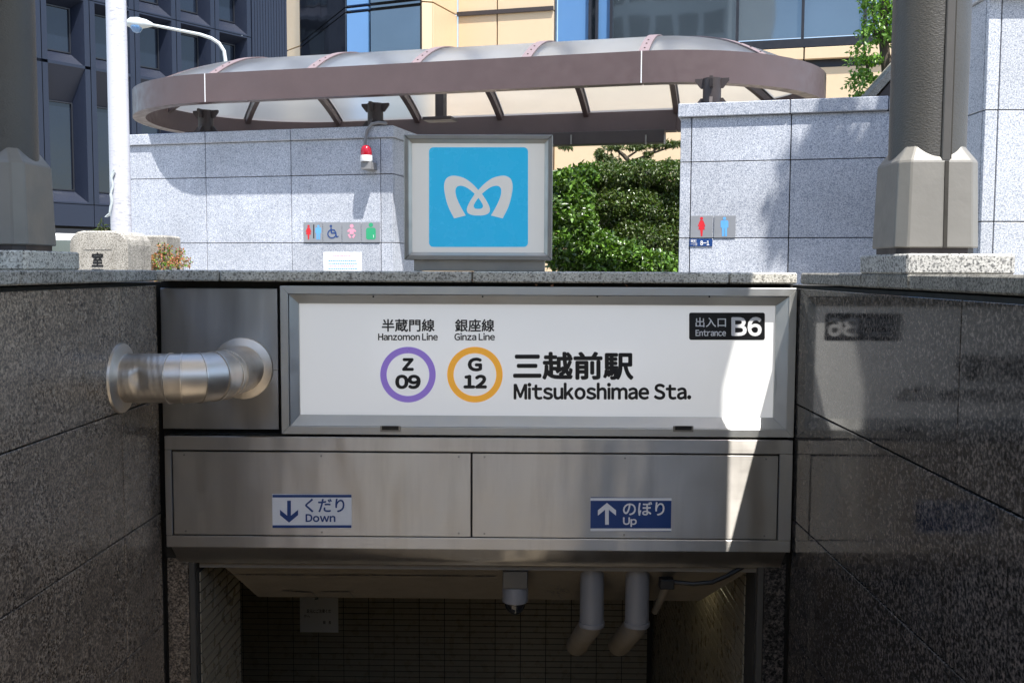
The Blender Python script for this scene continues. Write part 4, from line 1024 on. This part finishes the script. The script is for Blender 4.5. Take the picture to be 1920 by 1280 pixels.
# low thing at street level left
t = thing('parked_van', 'white van glimpsed far behind the left column between the stone post and building', 'van', (at(118, 455, 24).x, 24, 0))
c = at(118, 480, 24)
part('body', MB().loft([[(c.x - 1.6, y, .4), (c.x + .9, y, .4), (c.x + .95, y, 1.2), (c.x + .75, y, 1.95), (c.x - 1.6, y, 2.0)] for y in (24, 25.7)]), m_white, t, .05)
part('window', MB().box(c.x - .5, c.x + .6, 23.98, 24.01, 1.25, 1.8), m_glass, t)
for dx in (-1.0, .5): part('wheel', MB().lathe((c.x + dx, 24.05, .33), [(.33, -.1), (.33, .1)], 24, 'Y'), m_black, t)

# ================================================================== beige hotel (turned frame)
TH = 20 * NV.y
ht = thing('hotel_building', 'beige panelled hotel building with wide blue windows behind the canopy', 'building', MF @ Vector((0, TH, 0)), TURN)
def wp(px, Y): d = ray(px, 40); return Vector((d.x / d.y * Y, Y, 0))
hp = {}
HL = 9438 / 1867.
def yy(h): return 9438 / h
planpts = [wp(537, 9438 / 400), wp(562, 9438 / 409), wp(648, 9438 / 474), wp(790, 19.3), wp(812, 19.36), wp(858, 20.4)]
s_main = st(858, 42, TH)[0]; planpts[-1] = MF @ Vector((s_main, TH, 0))
ZL = at(1038, 30, planpts[-1].y).z
def seg_panels(p, q, cuts, zl, mat, name, inset=.0, gap=.012, thick=.12, skip=None, mats=None):
    d = (q - p); L = d.length; d.normalize(); n_ = Vector((d.y, -d.x, 0)); 
    if n_.y > 0: n_ = -n_
    Mx = Matrix(((d.x, -n_.x, 0, p.x), (d.y, -n_.y, 0, p.y), (0, 0, 1, 0), (0, 0, 0, 1)))
    for i, (a_, b_) in enumerate(zip(cuts, cuts[1:])):
        for j, (za, zb) in enumerate(zip(zl, zl[1:])):
            m_ = mats(i, j) if mats else mat
            part(name, MB(Mx).box(a_ * L + gap, b_ * L - gap, inset, inset + thick, za + gap, zb - gap), m_, ht, .006 if mat is m_beige else 0)
    part('backing', MB(Mx).box(0, L, inset + thick + .01, inset + thick + .1, zl[0], zl[-1]), m_navyd, ht)
ZF = ZL - .0
zlist = [0, 1.5, 3.0, ZF - 1.9, ZF, ZF + 1.9, ZF + 3.8]
seg_panels(planpts[0], planpts[1], [0, 1], zlist, m_beige, 'panel')
seg_panels(planpts[1], planpts[2], [0, .5, 1], [0, 2.6, ZF - .05, ZF + .05, ZF + 3.2], m_glassd, 'pane')
seg_panels(planpts[2], planpts[3], [0, .32, 1], [0, 2.2, ZF - .05, ZF + .05, ZF + 3.2], m_glassb, 'pane', gap=.03, mats=lambda i, j: m_glassb if i == 0 else m_glass)
seg_panels(planpts[3], planpts[4], [0, 1], zlist, m_beige, 'panel')
seg_panels(planpts[4], planpts[5], [0, 1], zlist, m_beige, 'panel')
sm = [s_main, st(932, 40, TH)[0], st(1038, 40, TH)[0]]
def main_panel(s0, s1, z0, z1, m_=m_beige, name='panel', dT=0, g_=.012): return part(name, MB(MF).box(s0 + g_, s1 - g_, TH + dT, TH + dT + .12, z0 + g_, z1 - g_), m_, ht, .006)
for a_, b_ in zip(sm, sm[1:]):
    for za, zb in zip(zlist, zlist[1:]): main_panel(a_, b_, za, zb)
part('cornice_line', MB(MF).box(sm[0], sm[-1], TH - .05, TH - .001, ZF - .02, ZF + .06), m_darkbrown, ht)
zW = st(1400, 86, TH)[1]; zN = st(1520, 118, TH)[1]
wc = [st(x, 60, TH)[0] for x in (1042, 1105, 1118, 1145, 1382, 1505, 1622, 1760, 1900, 2050)]
wm_ = [m_glassb, m_glassd, m_glassb, m_glass, m_glass, m_glass, m_glass, m_glass, m_glass]
for (a_, b_), m_ in zip(zip(wc, wc[1:]), wm_):
    f_ = part('window', MB(MF).box(a_ + .02, b_ - .02, TH + .10, TH + .14, zW + .12, 10), m_, ht)
    part('mullion', MB(MF).box(b_ - .025, b_ + .025, TH + .02, TH + .13, zW + .09, 10), m_navyd, f_)
part('window_sill', MB(MF).box(wc[0], wc[-1], TH + .01, TH + .2, zW - .08, zW + .08), m_navyd, ht)
bc = [sm[-1], st(1160, 200, TH)[0], st(1382, 200, TH)[0], st(1505, 200, TH)[0], st(1760, 200, TH)[0], st(2050, 200, TH)[0]]
for a_, b_ in zip(bc, bc[1:]):
    main_panel(a_, b_, zN + .06, zW - .08); main_panel(a_, b_, 2.2, zN - .06, dT=.10); main_panel(a_, b_, 0, 2.2, dT=.10)
part('shadow_joint', MB(MF).box(bc[0], bc[-1], TH + .13, TH + .3, 0, zW), m_navyd, ht)
part('shadow_joint', MB(MF).box(sm[0], sm[-1], TH + .13, TH + .3, 0, ZF + 3.8), m_navyd, ht)
# thin rail in front, seen in the gap right of the hedge
# ================================================================== behind the viewer (seen in reflections)
def tower(x, y, w_, d_, h, mat, label, nx, nz):
    t = thing('city_block', label, 'building', (x, y, 0))
    part('wall', MB().box(x - w_ / 2, x + w_ / 2, y - d_, y, 0, h), mat, t)
    me = MB().box(.15, w_ / nx - .45, -.0, .06, .5, h / nz - .7).mesh('window'); me.materials.append(m_glassd)
    for i in range(nx):
        for k in range(nz): inst('window', me, t, Matrix.Translation((x - w_ / 2 + i * w_ / nx + .15, y, k * h / nz)))
m_tow = paint('pale_tower_cladding', (.55, .55, .55), .6, var=.05); m_tow2 = paint('warm_block_cladding', (.5, .42, .33), .6, var=.05)
tower(-26, -42, 22, 14, 36, m_tow, 'pale office block across the street with a regular grid of windows', 10, 11)
tower(4, -46, 24, 12, 18, m_tow2, 'low warm stone block across the street behind the viewer', 10, 5)
tower(32, -44, 24, 14, 22, m_tow, 'second pale office block farther right across the street', 9, 7)

def big_tree(x, y, h, seed, label):
    t = thing('street_tree', label, 'tree', (x, y, 0), 0, 'street trees behind the viewer')
    part('trunk', MB().tube([(x, y, 0), (x + .1, y, h * .3), (x, y + .1, h * .6)], [.2, .16, .08], 12), m_leafwood, t, 0, 60)
    g_ = np.random.default_rng(seed)
    bb = [(x + g_.uniform(-1.2, 1.2), y + g_.uniform(-1.2, 1.2), h * .65 + g_.uniform(-1, 1.3), 1.2, 1.2, .9) for _ in range(7)]
    link('foliage', leaf_mesh('foliage', blob_points(bb, 5000, seed, .3), .3, seed + 1, .6), m_leaf2, t)
big_tree(-5.2, -9, 7, 71, 'street tree behind the viewer left of the stair head')
big_tree(2.0, -11, 6.5, 72, 'street tree behind the viewer straight beyond the stair head')
big_tree(9.0, -9.5, 7.5, 73, 'street tree behind the viewer right of the stair head')
